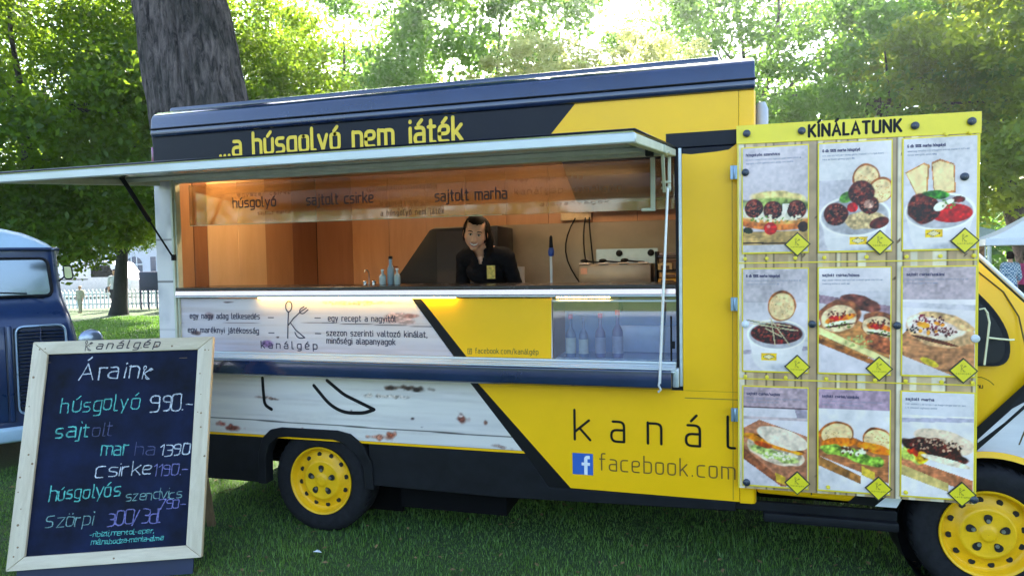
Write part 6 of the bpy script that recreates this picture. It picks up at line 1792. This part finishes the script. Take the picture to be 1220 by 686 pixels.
# ================================================================== GRASS
def grass(name, label, x0, x1, y0, y1, n, h, w, mt, seed, keep=None):
    r = np.random.default_rng(seed)
    X = r.uniform(x0, x1, n); Y = r.uniform(y0, y1, n)
    if keep is not None:
        k = keep(X, Y); X, Y = X[k], Y[k]
    n = len(X)
    # clumped height variation
    hh = h * (.45 + .55 * r.random(n)) * (.8 + .35 * np.sin(X * 5.1 + 1.3 * np.sin(Y * 3.7)) * np.sin(Y * 6.3 + X * 2.1))
    a = r.uniform(0, 2 * np.pi, n); le = r.uniform(.1, .75, n) * hh; wd = w * (.6 + .8 * r.random(n))
    tx, ty = np.cos(a), np.sin(a); b = a + np.pi / 2 + r.normal(0, .4, n); lx, ly = np.cos(b), np.sin(b)
    z0 = np.zeros(n)
    A = np.stack([X - tx * wd, Y - ty * wd, z0], -1); B = np.stack([X + tx * wd, Y + ty * wd, z0], -1)
    Cc = np.stack([X + tx * wd * .7 + lx * le * .35, Y + ty * wd * .7 + ly * le * .35, hh * .6], -1); D = np.stack([X - tx * wd * .7 + lx * le * .35, Y - ty * wd * .7 + ly * le * .35, hh * .6], -1)
    E_ = np.stack([X + lx * le, Y + ly * le, hh], -1)
    V = np.stack([A, B, Cc, D, E_], 1).reshape(-1, 3)
    i0 = np.arange(n)[:, None] * 5
    L = np.concatenate([i0 + [0, 1, 2, 3], i0 + [3, 2, 4]], 1).ravel().astype(np.int32)
    st = (np.arange(n)[:, None] * 7 + [0, 4]).ravel().astype(np.int32)
    me = bpy.data.meshes.new(name); me.vertices.add(len(V)); me.vertices.foreach_set('co', V.ravel())
    me.loops.add(len(L)); me.loops.foreach_set('vertex_index', L); me.polygons.add(len(st)); me.polygons.foreach_set('loop_start', st)
    me.update(calc_edges=True); me.materials.append(mt)
    o = bpy.data.objects.new(name, me); COL.objects.link(o); tag(o, label, 'grass'); o['kind'] = 'stuff'
    return o
grassm = leafmat('grass_blades', (.055, .15, .02), (.18, .33, .055), (.20, .38, .05), .35)
grass('grass', 'green lawn grass around and under the food truck', -3.4, 4.4, -1.5, 3.2, 200000, .038, .0019, grassm, 5, lambda X, Y: (Y < .9) | (np.random.default_rng(3).random(len(X)) < .45))
grass('far_grass', 'sunlit lawn grass between the vintage van and the path', -16.5, -7, 8.5, 14.8, 26000, .09, .010, grassm, 6)

rl = random.Random(31)
mb = MB()
for _ in range(420):
    x = rl.uniform(-3.2, 4.2); y = rl.uniform(-1.4, 1.2); z = rl.uniform(.015, .05); a = rl.uniform(0, 6.28); s_ = rl.uniform(.010, .024); t = rl.uniform(-.4, .4)
    c, s2 = math.cos(a) * s_, math.sin(a) * s_
    mb.add([(x - c, y - s2, z), (x + s2 * .5, y - c * .5, z + t * .01), (x + c, y + s2, z + t * s_), (x - s2 * .5, y + c * .5, z + .004)], [(0, 1, 2, 3)])
o = mb.build('fallen_leaves', mat('dry_leaf', (.20, .13, .05), .8, 0, .5, 3)); tag(o, 'dry fallen leaves and clover scattered through the lawn grass', 'leaves'); o['kind'] = 'stuff'
lt = MB(); lt.add([(-.03, 0, .0), (.0, -.012, .008), (.03, .0, .002), (.005, .018, .006), (0, 0, .016)], [(0, 1, 4), (1, 2, 4), (2, 3, 4), (3, 0, 4)])
o = lt.build('litter_scrap', white, loc=(.18, -.32, .035)); tag(o, 'small scrap of white paper lying on the grass below the rear wheel', 'paper scrap')

# ================================================================== ADDED HAZE FOR SUN GLARE
mb = MB(); mb.box(-75, 75, -40, 78, -1, 26)  # scattering volume added to imitate the veiling glare of the sun
hm = bpy.data.materials.new('glare_haze'); hm.use_nodes = True; hn = hm.node_tree; hn.nodes.clear()
ho = hn.nodes.new('ShaderNodeOutputMaterial'); hv = hn.nodes.new('ShaderNodeVolumePrincipled')
hv.inputs['Color'].default_value = (.90, .95, 1.0, 1); hv.inputs['Density'].default_value = .0010; hv.inputs['Anisotropy'].default_value = .8
hn.links.new(hv.outputs[0], ho.inputs['Volume'])
o = mb.build('haze', hm); o['kind'] = 'stuff'; tag(o, 'thin pale haze added for the veiling sun glare', 'haze')
